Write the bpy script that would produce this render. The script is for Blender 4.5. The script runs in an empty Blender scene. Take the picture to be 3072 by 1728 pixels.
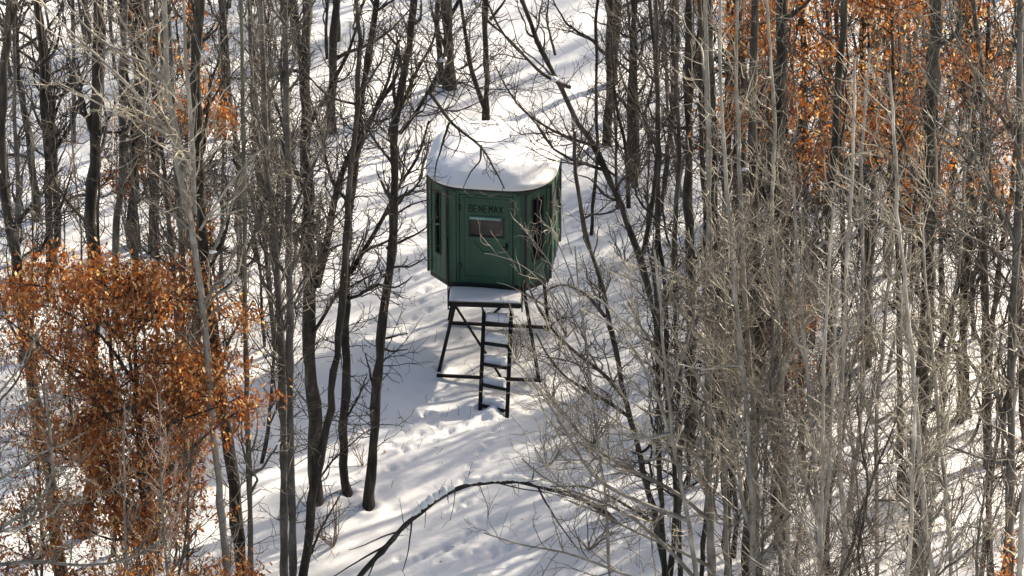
import bpy, math, random
import numpy as np
from math import radians as R_, sin, cos, pi

SC = bpy.context.scene
COL = SC.collection
rng = np.random.default_rng(7)
random.seed(7)

# ------------------------------------------------------------------ camera, sky, sun, exposure
PITCH = R_(29.0)
CAM = np.array([0.27, -56.9, 32.3])
LENS = 146.3
cam_d = bpy.data.cameras.new('camera'); cam = bpy.data.objects.new('camera', cam_d); COL.objects.link(cam)
cam_d.lens = LENS; cam_d.sensor_width = 36; cam_d.clip_end = 3000; cam_d.clip_start = 1
cam.location = CAM; cam.rotation_euler = (pi / 2 - PITCH, 0, 0)
SC.camera = cam

SUN_EL, SUN_AZ = R_(29), R_(51)            # azimuth from +Y (away from the camera) towards +X
world = bpy.data.worlds.new('World'); SC.world = world; world.use_nodes = True
wn = world.node_tree; bg = wn.nodes['Background']
sky = wn.nodes.new('ShaderNodeTexSky'); sky.sky_type = 'NISHITA'; sky.sun_disc = False
sky.sun_elevation = SUN_EL; sky.sun_rotation = SUN_AZ; sky.air_density = 1.0; sky.dust_density = 4.0; sky.ozone_density = 0.3
wn.links.new(sky.outputs[0], bg.inputs[0]); bg.inputs[1].default_value = 0.125
sd = bpy.data.lights.new('sun', 'SUN'); sd.energy = 5.0; sd.angle = R_(0.9); sd.color = (1.0, 0.885, 0.72)
sun = bpy.data.objects.new('sun', sd); COL.objects.link(sun)
sun.rotation_euler = (pi / 2 - SUN_EL, 0, pi - SUN_AZ)
SC.view_settings.view_transform = 'Standard'; SC.view_settings.look = 'None'
SC.view_settings.gamma = 1; SC.view_settings.use_curve_mapping = False
SC.view_settings.exposure = 0.84
SC.cycles.max_bounces = 6; SC.cycles.diffuse_bounces = 3; SC.cycles.transparent_max_bounces = 4
SC.cycles.use_denoising = True

# ------------------------------------------------------------------ picture point -> place in the world
FPX = 3072 * LENS / 36
fwd = np.array([0, cos(PITCH), -sin(PITCH)]); upv = np.array([0, sin(PITCH), cos(PITCH)])
def ray(u, v):
    return fwd + np.array([1, 0, 0]) * ((u - 1536) / FPX) - upv * ((v - 864) / FPX)
def at(u, v, Y):
    d = ray(u, v); return CAM + d * ((Y - CAM[1]) / d[1])
def hit(u, v, z=0.0):
    d = ray(u, v); return CAM + d * ((z - CAM[2]) / d[2])
def onground(u, v):
    z = 0.0
    for _ in range(4):
        p = hit(u, v, z); z = float(gz(p[0], p[1]))
    return np.array([p[0], p[1], z])
def proj(p):
    d = np.asarray(p) - CAM; w = d @ fwd
    return np.stack([1536 + d[..., 0] / w * FPX, 864 - (d @ upv) / w * FPX], -1)

# ------------------------------------------------------------------ object helpers
def tag(o, label=None, cat=None, group=None, kind=None):
    if label: o['label'] = label
    if cat: o['category'] = cat
    if group: o['group'] = group
    if kind: o['kind'] = kind
    return o
def empty(name, loc=(0, 0, 0), rz=0):
    o = bpy.data.objects.new(name, None); COL.objects.link(o); o.location = loc; o.rotation_euler = (0, 0, rz)
    o.empty_display_size = 0.2; return o
def link(name, me, mat=None, parent=None):
    o = bpy.data.objects.new(name, me); COL.objects.link(o)
    if mat is not None and not me.materials: me.materials.append(mat)
    if parent is not None: o.parent = parent
    return o
def np_mesh(name, V, F, smooth=True):
    """V (n,3); F list of (m,k) int arrays"""
    me = bpy.data.meshes.new(name)
    V = np.ascontiguousarray(V, dtype=np.float32)
    Fs = [np.asarray(f, dtype=np.int32) for f in (F if isinstance(F, list) else [F]) if len(f)]
    me.vertices.add(len(V)); me.vertices.foreach_set('co', V.ravel())
    nl = sum(f.size for f in Fs); npoly = sum(len(f) for f in Fs)
    me.loops.add(nl); me.polygons.add(npoly)
    me.loops.foreach_set('vertex_index', np.concatenate([f.ravel() for f in Fs]))
    starts = []; tot = []; s = 0
    for f in Fs:
        k = f.shape[1]; starts.append(s + np.arange(len(f)) * k); tot.append(np.full(len(f), k)); s += f.size
    me.polygons.foreach_set('loop_start', np.concatenate(starts).astype(np.int32))
    me.polygons.foreach_set('loop_total', np.concatenate(tot).astype(np.int32))
    me.polygons.foreach_set('use_smooth', np.full(npoly, smooth, dtype=bool))
    me.update(calc_edges=True)
    return me
class MB:
    def __init__(s): s.v = []; s.f = []
    def add(s, V, F):
        b = len(s.v); s.v += [tuple(map(float, p)) for p in V]; s.f += [tuple(i + b for i in f) for f in F]
    def box(s, c, d, M=None):
        x, y, z = [k / 2 for k in d]
        V = [(-x, -y, -z), (x, -y, -z), (x, y, -z), (-x, y, -z), (-x, -y, z), (x, -y, z), (x, y, z), (-x, y, z)]
        V = [np.array(p) + np.array(c) for p in V]
        if M is not None: V = [M @ p for p in V]
        s.add(V, [(0, 3, 2, 1), (4, 5, 6, 7), (0, 1, 5, 4), (1, 2, 6, 5), (2, 3, 7, 6), (3, 0, 4, 7)])
    def bar(s, a, b, w, h=None, sides=4):
        a = np.array(a, float); b = np.array(b, float); t = b - a; t /= np.linalg.norm(t)
        ref = np.array([0, 0, 1.0]) if abs(t[2]) < .9 else np.array([0, 1.0, 0])
        n = np.cross(ref, t); n /= np.linalg.norm(n); m = np.cross(t, n); h = h or w
        V = []
        for e in (a, b):
            for k in range(sides):
                an = 2 * pi * (k + .5) / sides; q = (2 ** .5 if sides == 4 else 1) / 2
                V.append(e + n * cos(an) * w * q + m * sin(an) * h * q)
        F = [(k, (k + 1) % sides, sides + (k + 1) % sides, sides + k) for k in range(sides)]
        F += [tuple(range(sides))[::-1], tuple(range(sides, 2 * sides))]
        s.add(V, F)
    def build(s, name, mat, parent=None, bevel=0, smooth=False):
        me = bpy.data.meshes.new(name); me.from_pydata(s.v, [], s.f); me.update()
        if smooth: me.polygons.foreach_set('use_smooth', [True] * len(me.polygons))
        o = link(name, me, mat, parent)
        if bevel:
            m = o.modifiers.new('bevel', 'BEVEL'); m.width = bevel; m.segments = 2; m.limit_method = 'ANGLE'
        return o
def tubes(P, R, sides, cap=False):
    """vectorised tubes: P (k,n,3), R (k,n)"""
    k, n, _ = P.shape
    T = np.gradient(P, axis=1); T /= np.linalg.norm(T, axis=2, keepdims=True) + 1e-9
    ref = np.where(np.abs(T[:, :1, 2:3]) > .8, np.array([0, 1.0, 0.05]), np.array([0, 0.05, 1.0]))
    N = np.cross(np.broadcast_to(ref, T.shape), T); N /= np.linalg.norm(N, axis=2, keepdims=True) + 1e-9
    B = np.cross(T, N)
    a = np.arange(sides) * 2 * pi / sides
    V = P[:, :, None] + (N[:, :, None] * np.cos(a)[:, None] + B[:, :, None] * np.sin(a)[:, None]) * R[:, :, None, None] if R.ndim == 2 \
        else P[:, :, None] + (N[:, :, None] * np.cos(a)[:, None] + B[:, :, None] * np.sin(a)[:, None]) * R[..., None]
    idx = np.arange(k * n * sides).reshape(k, n, sides)
    A = idx[:, :-1]; Bq = idx[:, 1:]
    F = np.stack([A, np.roll(A, -1, 2), np.roll(Bq, -1, 2), Bq], -1).reshape(-1, 4)
    return V.reshape(-1, 3), F
def join(parts):
    Vs, Fs, b = [], [], 0
    for V, F in parts:
        Vs.append(V); Fs.append(F + b); b += len(V)
    return np.concatenate(Vs), np.concatenate(Fs)

# ------------------------------------------------------------------ noise + ground height
_tab = np.random.default_rng(3).random((256, 256))
def vnoise(x, y, s, o=0):
    x = np.asarray(x, float) / s + 37.3 * (o + 1); y = np.asarray(y, float) / s + 11.7 * (o + 1)
    xi = np.floor(x).astype(int); yi = np.floor(y).astype(int); fx = x - xi; fy = y - yi
    fx = fx * fx * (3 - 2 * fx); fy = fy * fy * (3 - 2 * fy)
    g = lambda a, b: _tab[a % 256, b % 256]
    return (g(xi, yi) * (1 - fx) + g(xi + 1, yi) * fx) * (1 - fy) + (g(xi, yi + 1) * (1 - fx) + g(xi + 1, yi + 1) * fx) * fy - .5
def gz(x, y):
    x = np.asarray(x, float); y = np.asarray(y, float)
    far = np.clip((np.hypot(x, y) - 14) / 60, 0, 1)
    return (vnoise(x, y, 4.2, 1) * .24 + vnoise(x, y, 1.6, 2) * .09 + vnoise(x, y + .4 * x, .62, 3) * .05 + vnoise(x, y, .27, 6) * .018) * (1 - .3 * far) \
        + vnoise(x, y, 60, 5) * 6 * far

# ------------------------------------------------------------------ materials
def nodes(name):
    m = bpy.data.materials.new(name); m.use_nodes = True; nt = m.node_tree
    return m, nt, nt.nodes['Principled BSDF']
def N(nt, typ, **kw):
    n = nt.nodes.new(typ)
    for k, v in kw.items():
        if k in n.inputs: n.inputs[k].default_value = v
        else: setattr(n, k, v)
    return n
def ramp(nt, src, stops):
    r = nt.nodes.new('ShaderNodeValToRGB'); e = r.color_ramp.elements
    while len(e) < len(stops): e.new(.5)
    for k, (p, c) in enumerate(stops): e[k].position = p; e[k].color = (*c, 1)
    nt.links.new(src, r.inputs[0]); return r
def bark(name, stops, scale=9, stretch=.18, bump=.6, rough=.85, obj_var=.25, spec=.25):
    m, nt, b = nodes(name)
    tc = N(nt, 'ShaderNodeTexCoord'); mp = N(nt, 'ShaderNodeMapping'); mp.inputs['Scale'].default_value = (1, 1, stretch)
    nt.links.new(tc.outputs['Object'], mp.inputs[0])
    n1 = N(nt, 'ShaderNodeTexNoise', Scale=scale, Detail=6.0, Roughness=.65); nt.links.new(mp.outputs[0], n1.inputs[0])
    n2 = N(nt, 'ShaderNodeTexNoise', Scale=1.7, Detail=3.0); nt.links.new(tc.outputs['Object'], n2.inputs[0])
    mx = N(nt, 'ShaderNodeMath', operation='MULTIPLY_ADD'); nt.links.new(n2.outputs[0], mx.inputs[0]); mx.inputs[1].default_value = .7
    sb = N(nt, 'ShaderNodeMath', operation='SUBTRACT'); nt.links.new(n1.outputs[0], sb.inputs[0]); sb.inputs[1].default_value = .35
    nt.links.new(sb.outputs[0], mx.inputs[2])
    rp = ramp(nt, mx.outputs[0], stops)
    oi = N(nt, 'ShaderNodeObjectInfo'); hs = N(nt, 'ShaderNodeHueSaturation')
    mr = N(nt, 'ShaderNodeMapRange'); nt.links.new(oi.outputs['Random'], mr.inputs[0])
    mr.inputs[3].default_value = 1 - obj_var; mr.inputs[4].default_value = 1 + obj_var
    nt.links.new(mr.outputs[0], hs.inputs['Value']); nt.links.new(rp.outputs[0], hs.inputs['Color'])
    nt.links.new(hs.outputs[0], b.inputs['Base Color']); b.inputs['Roughness'].default_value = rough
    b.inputs['Specular IOR Level'].default_value = spec
    if bump:
        bp = N(nt, 'ShaderNodeBump', Strength=bump, Distance=.02); nt.links.new(n1.outputs[0], bp.inputs['Height'])
        nt.links.new(bp.outputs[0], b.inputs['Normal'])
    return m
M = {}
M['dark'] = bark('dark_bark', [(.2, (.010, .0085, .007)), (.42, (.030, .026, .021)), (.58, (.056, .049, .040)), (.75, (.13, .118, .10))], 11)
M['grey'] = bark('grey_bark', [(.2, (.035, .032, .028)), (.45, (.08, .075, .067)), (.65, (.14, .133, .12)), (.85, (.24, .23, .205))], 8, .5, .35)
M['pale'] = bark('pale_bark', [(.2, (.06, .055, .046)), (.4, (.14, .13, .112)), (.62, (.25, .235, .20)), (.8, (.44, .41, .35))], 7, .6, .3, .5, .35, .6)
M['olive'] = bark('olive_bark', [(.2, (.035, .037, .024)), (.45, (.075, .075, .058)), (.7, (.13, .13, .10)), (.85, (.22, .21, .17))], 9, .4, .3)
M['twig_dark'] = bark('dark_twig_bark', [(.2, (.022, .019, .015)), (.5, (.05, .043, .036)), (.8, (.11, .097, .08))], 3, 1, 0, .8)
M['twig_grey'] = bark('grey_twig_bark', [(.3, (.035, .029, .022)), (.5, (.085, .073, .057)), (.7, (.26, .225, .17))], 3, 1, 0, .5, .35, .5)
M['twig_pale'] = bark('pale_twig_bark', [(.3, (.06, .049, .036)), (.5, (.175, .150, .112)), (.7, (.46, .41, .30))], 3, 1, 0, .5, .4, .6)
M['twig_red'] = bark('reddish_twig_bark', [(.2, (.09, .058, .042)), (.5, (.20, .135, .10)), (.8, (.36, .27, .19))], 3, 1, 0, .5, .3, .5)

def snow_mat(name='snow'):
    m, nt, b = nodes(name)
    tc = N(nt, 'ShaderNodeTexCoord')
    n1 = N(nt, 'ShaderNodeTexNoise', Scale=14.0, Detail=6.0, Roughness=.6); nt.links.new(tc.outputs['Object'], n1.inputs[0])
    n2 = N(nt, 'ShaderNodeTexNoise', Scale=2.2, Detail=4.0, Roughness=.55); nt.links.new(tc.outputs['Object'], n2.inputs[0])
    rp = ramp(nt, n2.outputs[0], [(.3, (.83, .83, .825)), (.7, (.89, .89, .88))])
    nt.links.new(rp.outputs[0], b.inputs['Base Color']); b.inputs['Roughness'].default_value = .75
    b.inputs['Specular IOR Level'].default_value = .2
    b1 = N(nt, 'ShaderNodeBump', Strength=.10, Distance=.02); nt.links.new(n1.outputs[0], b1.inputs['Height'])
    b2 = N(nt, 'ShaderNodeBump', Strength=.35, Distance=.10); nt.links.new(n2.outputs[0], b2.inputs['Height'])
    nt.links.new(b1.outputs[0], b2.inputs['Normal']); nt.links.new(b2.outputs[0], b.inputs['Normal'])
    return m
M['snow'] = snow_mat()
def leaf_mat():
    m, nt, b = nodes('dry_oak_leaf')
    oi = N(nt, 'ShaderNodeObjectInfo'); g = N(nt, 'ShaderNodeNewGeometry'); ad = N(nt, 'ShaderNodeMath', operation='ADD')
    nt.links.new(oi.outputs['Random'], ad.inputs[0]); nt.links.new(g.outputs['Random Per Island'], ad.inputs[1])
    fr = N(nt, 'ShaderNodeMath', operation='FRACT'); nt.links.new(ad.outputs[0], fr.inputs[0])
    rp = ramp(nt, fr.outputs[0], [(0, (.10, .038, .017)), (.25, (.24, .08, .026)), (.6, (.40, .15, .042)), (.82, (.30, .17, .08)), (1, (.85, .62, .30))])
    nt.links.new(rp.outputs[0], b.inputs['Base Color']); b.inputs['Roughness'].default_value = .38
    b.inputs['Specular IOR Level'].default_value = .55
    tr = N(nt, 'ShaderNodeBsdfTranslucent'); hs = N(nt, 'ShaderNodeHueSaturation', Saturation=1.1, Value=1.45)
    nt.links.new(rp.outputs[0], hs.inputs['Color']); nt.links.new(hs.outputs[0], tr.inputs[0])
    mx = N(nt, 'ShaderNodeMixShader'); mx.inputs[0].default_value = .5
    nt.links.new(b.outputs[0], mx.inputs[1]); nt.links.new(tr.outputs[0], mx.inputs[2])
    nt.links.new(mx.outputs[0], nt.nodes['Material Output'].inputs[0]); return m
M['leaf'] = leaf_mat()
def paint(name, c1, c2, rough=.45, scale=40, spec=.5, bump=.15, metal=0, c3=None):
    m, nt, b = nodes(name); tc = N(nt, 'ShaderNodeTexCoord')
    n1 = N(nt, 'ShaderNodeTexNoise', Scale=scale, Detail=4.0, Roughness=.7); nt.links.new(tc.outputs['Object'], n1.inputs[0])
    n2 = N(nt, 'ShaderNodeTexNoise', Scale=3.0, Detail=3.0); nt.links.new(tc.outputs['Object'], n2.inputs[0])
    ad = N(nt, 'ShaderNodeMath', operation='MULTIPLY_ADD'); nt.links.new(n1.outputs[0], ad.inputs[0]); ad.inputs[1].default_value = .5
    sc_ = N(nt, 'ShaderNodeMath', operation='MULTIPLY'); nt.links.new(n2.outputs[0], sc_.inputs[0]); sc_.inputs[1].default_value = .5
    nt.links.new(sc_.outputs[0], ad.inputs[2])
    rp = ramp(nt, ad.outputs[0], [(.35, c1), (.58, c2)] + ([(.72, c3)] if c3 else [])); nt.links.new(rp.outputs[0], b.inputs['Base Color'])
    b.inputs['Roughness'].default_value = rough; b.inputs['Specular IOR Level'].default_value = spec; b.inputs['Metallic'].default_value = metal
    if bump:
        bp = N(nt, 'ShaderNodeBump', Strength=bump, Distance=.005); nt.links.new(n1.outputs[0], bp.inputs['Height']); nt.links.new(bp.outputs[0], b.inputs['Normal'])
    return m
M['green'] = paint('green_plastic', (.018, .066, .038), (.032, .098, .058), .55, c3=(.085, .135, .10))
M['green'].node_tree.nodes['Noise Texture.001'].inputs['Scale'].default_value = 1.6
M['green_dark'] = paint('dark_green_plastic', (.004, .010, .008), (.010, .020, .015), .6)
M['black'] = paint('black_opening', (.002, .002, .002), (.005, .005, .005), .8, spec=.1)
M['letter'] = paint('black_lettering', (.006, .014, .010), (.010, .022, .016), .6, spec=.2)
M['steel'] = paint('black_painted_steel', (.003, .003, .0035), (.010, .009, .008), .6, 60, .25)
M['trim'] = paint('pale_green_trim', (.16, .30, .25), (.26, .42, .36), .4, 30)
M['pane'] = paint('dusty_window_pane', (.020, .017, .016), (.065, .052, .046), .3, 5, .4, 0)
M['wood'] = paint('weathered_wood', (.06, .05, .04), (.16, .14, .115), .85, 12)

# ------------------------------------------------------------------ the snowy ground (one sheet, finer near the blind)
def axis(parts):
    out = []
    for a, b, st in parts: out.append(np.arange(a, b, st))
    return np.concatenate(out)
def grow_out(start, sign):
    v = [start]; st = .5
    while abs(v[-1]) < 900: v.append(v[-1] + sign * st); st *= 1.35
    return v[1:]
gx = np.concatenate([grow_out(-10, -1)[::-1], axis([(-10, -4.4, .13), (-4.4, 4.4, .048), (4.4, 10, .13)]), grow_out(9.95, 1)])
gy = np.concatenate([grow_out(-11, -1)[::-1], axis([(-11, -8, .13), (-8, 5, .05), (5, 14, .10)]), grow_out(13.95, 1)])
GX, GY = np.meshgrid(gx, gy); GZ = gz(GX, GY)
prints = [(1302,1197),(1280,1242),(1308,1274),(1347,1293),(1334,1165),(1110,966),(1245,838),(1271,1242),(1291,1267),(1319,1245),(1353,1291),
          (1393,1273),(1178,1337),(1175,1404),(1382,1502),(1372,1520),(1401,1510),(1477,1652),(1510,1648),(1528,1645),(1477,1670),(1423,1655),
          (1375,1666),(1270,1670),(1244,1681),(1197,1674),(1401,1600),(1335,1643),(1434,1561),(1216,1290),(1236,1262),(1260,1300),(1210,1350),
          (1228,990),(1240,955),(1262,905),(1275,870),(1285,930),(1480,1290),(1465,1330),(1440,1350),(1412,1400),(1390,1440),(1452,1255),(1500,1262)]
pr = [(onground(u, v)[:2], .040 + .02 * random.random(), .085) for u, v in prints]
def trail(pts, step=.28, w=.07):
    out = []
    for (a, b) in zip(pts[:-1], pts[1:]):
        A = hit(*a)[:2]; B = hit(*b)[:2]; L = np.linalg.norm(B - A); n = max(2, int(L / step)); t = (B - A) / L; q = np.array([-t[1], t[0]])
        for k in range(n):
            out.append((A + (B - A) * (k + random.uniform(-.2, .2)) / n + q * (w if k % 2 else -w) * random.uniform(.5, 1.4), random.uniform(.028, .045), random.uniform(.03, .08)))
    return out
pr += trail([(1480, 1260), (1330, 1290), (1180, 1400), (1120, 1500)]) + trail([(1560, 1728), (1420, 1600), (1260, 1700)])
pr += trail([(1290, 1200), (1190, 1040), (1130, 940), (1250, 800), (1280, 640)]) + trail([(1700, 900), (1760, 760), (1690, 600), (1700, 450)])
pr += trail([(1420, 330), (1560, 200), (1700, 60)]) + trail([(1120, 940), (1020, 870), (985, 760)]) + trail([(1500, 1728), (1330, 1640), (1400, 1490), (1500, 1290)])
pr += trail([(1650, 1728), (1560, 1600), (1500, 1500)], .25, .12) + trail([(1240, 1340), (1150, 1330), (1060, 1240)])
for (c, rr, dep) in pr:
    j0, j1 = np.searchsorted(gx, [c[0] - .3, c[0] + .3]); i0, i1 = np.searchsorted(gy, [c[1] - .35, c[1] + .35])
    dx = GX[i0:i1, j0:j1] - c[0]; dy = (GY[i0:i1, j0:j1] - c[1]) / 1.35; d = np.hypot(dx, dy) / rr
    dep *= .6; GZ[i0:i1, j0:j1] += -dep * np.exp(-d ** 4 * .5) + dep * .1 * np.exp(-(d - 1.7) ** 2 * 3)
for (u, v, rr) in [(1107,1522,.2),(1045,1482,.18),(950,1512,.24),(1348,270,.24),(1458,372,.16),(1774,705,.12),(1820,437,.2),(1440,1222,.22),(1521,1240,.22),(1312,1110,.16),(1621,1130,.16)]:
    c = hit(u, v, 0); d = np.hypot(GX - c[0], GY - c[1]) / rr; GZ += .055 * np.exp(-(d - .9) ** 2 * 4) - .03 * np.exp(-d ** 2 * 6)
idx = np.arange(GX.size).reshape(GX.shape)
gF = np.stack([idx[:-1, :-1], idx[:-1, 1:], idx[1:, 1:], idx[1:, :-1]], -1).reshape(-1, 4)
ground = link('ground', np_mesh('ground', np.stack([GX, GY, GZ], -1).reshape(-1, 3), gF), M['snow'])
tag(ground, 'snow covered forest floor with soft drifts and scattered animal tracks', kind='structure')

# ------------------------------------------------------------------ hunting blind
YAW = -R_(7.5)
blind = empty('hunting_blind', (0, 0, 1.25), YAW)
tag(blind, 'dark green boxy hunting blind with chamfered corners standing on a black steel stand', 'hunting blind')
S, HF, H = .94, .6, 1.70
corners = [(-HF, -S), (HF, -S), (S, -HF), (S, HF), (HF, S), (-HF, S), (-S, HF), (-S, -HF)]
def frame2(a, b):
    a = np.array(a); b = np.array(b); L = np.linalg.norm(b - a); t = (b - a) / L; n = np.array([t[1], -t[0]])  # outward normal
    def Mx(p):   # local: x along the wall from its middle, y outward, z up
        c = (a + b) / 2; q = c + t * p[0] + n * p[1]; return np.array([q[0], q[1], p[2]])
    return L, Mx
class Wall(MB):
    def __init__(s, Mx): super().__init__(); s.Mx = Mx
    def bx(s, x0, x1, y0, y1, z0, z1):
        V = [s.Mx((x, y, z)) for z in (z0, z1) for x, y in ((x0, y0), (x1, y0), (x1, y1), (x0, y1))]
        s.add(V, [(0, 1, 2, 3), (7, 6, 5, 4), (4, 5, 1, 0), (5, 6, 2, 1), (6, 7, 3, 2), (7, 4, 0, 3)])
    def panel(s, L, hole, y0=-.03, y1=0, z0=.1, z1=H):
        x0, x1, a, b = hole
        s.bx(-L / 2, x0, y0, y1, z0, z1); s.bx(x1, L / 2, y0, y1, z0, z1); s.bx(x0, x1, y0, y1, z0, a); s.bx(x0, x1, y0, y1, b, z1)
for k in range(8):
    a, b = corners[k], corners[(k + 1) % 8]; L, Mx = frame2(a, b)
    w = Wall(Mx)
    if k == 0:        # front wall with the door
        w.panel(L, (-.415, .415, .12, H - .07))
        for x in (-.5, .5): w.bx(x - .035, x + .035, 0, .022, .12, H - .02)
        wo = w.build('wall', M['green'], blind, .006)
        d = Wall(Mx); wx0, wx1, wz0, wz1 = -.25, .26, .93, 1.24
        d.panel(.81, (wx0, wx1, wz0, wz1), -.02, .004, .125, H - .075)
        d.bx(-.36, -.335, .004, .016, .2, H - .12); d.bx(.335, .36, .004, .016, .2, H - .12); d.bx(-.335, .335, .004, .016, H - .145, H - .12); d.bx(-.335, .335, .004, .016, .2, .225)
        door = d.build('door', M['green'], blind, .004)
        e = Wall(Mx)
        def dl(x0, z0, x1, z1, wd=.022):
            e.bar(Mx((x0, .005, z0)), Mx((x1, .005, z1)), wd, .010)
        dl(-.19, .84, -.06, .66); dl(.22, .86, .06, .66); dl(-.06, .66, .06, .66)
        e.build('door_embossing', M['green'], door, .003)
        f = Wall(Mx)
        f.bx(wx0 - .022, wx0, .002, .014, wz0 - .02, wz1 + .02); f.bx(wx1, wx1 + .022, .002, .014, wz0 - .02, wz1 + .02); f.bx(wx0, wx1, .002, .014, wz0 - .02, wz0)
        f.build('window_frame', M['green_dark'], door)
        g = Wall(Mx); g.bx(wx0 - .005, wx1 - .03, .006, .05, wz1 - .006, wz1 + .03); g.build('window_visor', M['trim'], door, .006)
        g = Wall(Mx); g.bx(wx0, wx1, -.018, -.010, wz0, wz1); g.build('window_pane', M['pane'], door)
        g = Wall(Mx); g.add([Mx(p) for p in ((.12, -.005, wz0 + .01), (.25, -.005, wz0 + .01), (.25, -.005, wz0 + .14), (.12, -.008, wz0 + .01), (.25, -.008, wz0 + .01), (.25, -.008, wz0 + .14))],
              [(0, 1, 2), (5, 4, 3), (0, 3, 4, 1), (1, 4, 5, 2), (2, 5, 3, 0)]); g.build('window_reflection_sticker' if 0 else 'window_reflection', M['wood'], door)  # brown triangle imitates a reflection in the corner of the pane
        g = Wall(Mx); g.bx(.30, .335, .005, .03, .72, .83); g.bar(Mx((.318, .03, .79)), Mx((.318, .075, .79)), .03, .03, 8); g.bar(Mx((.25, .07, .79)), Mx((.33, .07, .79)), .02, .02, 6)
        g.build('door_handle', M['steel'], door, .003)
        for hz in (.35, 1.35):
            g = Wall(Mx); g.bx(-.43, -.385, .004, .03, hz, hz + .09); g.build('hinge', M['green_dark'], door, .003)
        # lettering
        def letter(ch):
            G = {'B': [(0,0,0,1),(0,1,.8,1),(0,.52,.8,.52),(0,0,.85,0),(.8,1,.8,.52),(.85,.52,.85,0)], 'E': [(0,0,0,1),(0,1,.85,1),(0,.5,.7,.5),(0,0,.85,0)],
                 'N': [(0,0,0,1),(0,1,.85,0),(.85,0,.85,1)], 'M': [(0,0,0,1),(0,1,.45,.35),(.45,.35,.9,1),(.9,1,.9,0)],
                 'A': [(0,0,.42,1),(.42,1,.85,0),(.18,.38,.68,.38)], 'X': [(0,0,.85,1),(0,1,.85,0)]}
            return G[ch]
        lw, lh = .078, .115
        lt = Wall(Mx)
        for i, ch in enumerate('BENEMAX'):
            for (x0, z0, x1, z1) in letter(ch):
                ox = -.265 + i * .0775
                lt.bar(Mx((ox + x0 * .058, .0065, 1.345 + z0 * lh)), Mx((ox + x1 * .058, .0065, 1.345 + z1 * lh)), .016, .005)
        lt.build('lettering', M['letter'], door)
    elif k in (7, 1):  # chamfers beside the door: tall window
        hw = .10 if k == 1 else .055
        w.panel(L, (-hw, hw, .50, 1.55))
        for x in (-L / 2 + .05, L / 2 - .05): w.bx(x - .03, x + .03, 0, .018, .12, H - .02)
        w.build('wall', M['green'], blind, .006)
        g = Wall(Mx); g.bx(-hw, hw, -.028, -.02, .50, 1.55)
        wi = g.build('window', M['black'], blind)
        g = Wall(Mx); g.bx(-hw - .015, -hw, .001, .012, .485, 1.565); g.bx(hw, hw + .015, .001, .012, .485, 1.565); g.bx(-hw, hw, .001, .012, .485, .5); g.bx(-hw, hw, .001, .012, 1.55, 1.565)
        g.bx(-.016, .016, -.02, -.002, .5, 1.55) if k == 1 else None
        g.build('window_frame', M['green_dark'], wi)
        g = Wall(Mx)
        if k == 1: g.bar(Mx((-.13, .02, .30)), Mx((.07, .02, .42)), .028, .012)
        else: g.bar(Mx((-.02, .02, 1.0)), Mx((.06, .02, 1.03)), .025, .012)
        g.build('window_latch', M['trim'], wi)
    else:
        hw = L * .32
        w.panel(L, (-hw, hw, .95, 1.35))
        for x in (-L / 2 + .05, L / 2 - .05) + ((0,) if L > 1 else ()):
            w.bx(x - .03, x + .03, 0, .018, .12, .9); w.bx(x - .03, x + .03, 0, .018, 1.4, H - .02)
        w.build('wall', M['green'], blind, .006)
        g = Wall(Mx); g.bx(-hw, hw, -.026, -.018, .95, 1.35); wi = g.build('window', M['pane'], blind)
        g = Wall(Mx); g.bx(-hw - .015, -hw, .001, .012, .935, 1.365); g.bx(hw, hw + .015, .001, .012, .935, 1.365); g.bx(-hw, hw, .001, .012, .935, .95); g.bx(-hw, hw, .001, .012, 1.35, 1.365)
        g.build('window_frame', M['green_dark'], wi)
    g = MB(); c = np.array([*a, 0]) * 1.008
    g.bar(c + [0, 0, .09], c + [0, 0, H], .05, .05, 6); g.build('corner_post', M['green_dark'], blind)
def octa(scale, z0, z1, mb):
    V = [(x * scale, y * scale, z) for z in (z0, z1) for x, y in corners]
    mb.add(V, [tuple(range(8))[::-1], tuple(range(8, 16))] + [(k, (k + 1) % 8, 8 + (k + 1) % 8, 8 + k) for k in range(8)])
g = MB(); octa(.985, 0, .098, g); g.build('floor_base', M['green_dark'], blind, .01)
g = MB(); octa(1.035, H + .002, H + .05, g); g.build('roof', M['green_dark'], blind, .012)
# snow cap on the roof
na, nr = 96, 26
ang = np.linspace(0, 2 * pi, na, endpoint=False)
def oct_r(a):
    best = np.full_like(a, 9.0)
    for k in range(8):
        x0, y0 = corners[k]; x1, y1 = corners[(k + 1) % 8]; mx, my = (x0 + x1) / 2, (y0 + y1) / 2; n = np.array([y1 - y0, x0 - x1]); n = n / np.linalg.norm(n)
        dd = n[0] * mx + n[1] * my; c_ = np.cos(a) * n[0] + np.sin(a) * n[1]; best = np.where(c_ > 1e-3, np.minimum(best, dd / np.maximum(c_, 1e-3)), best)
    return best
ro = oct_r(ang); ro = ro * 1.06
for _ in range(14): ro = (2 * ro + np.roll(ro, 1) + np.roll(ro, -1)) / 4
V = [(0, 0, .40)]
rad = np.concatenate([np.linspace(.06, .90, 16), [.94, .97, .99, 1.0, 1.005, 1.0, .985, .95, .8, .5]])
hh = np.concatenate([.09 + .30 * (1 - np.linspace(.06, .90, 16) ** 3.6) ** .85 , [.135, .115, .095, .07, .045, .02, .006, -.002, -.001, -.0005]])
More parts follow.
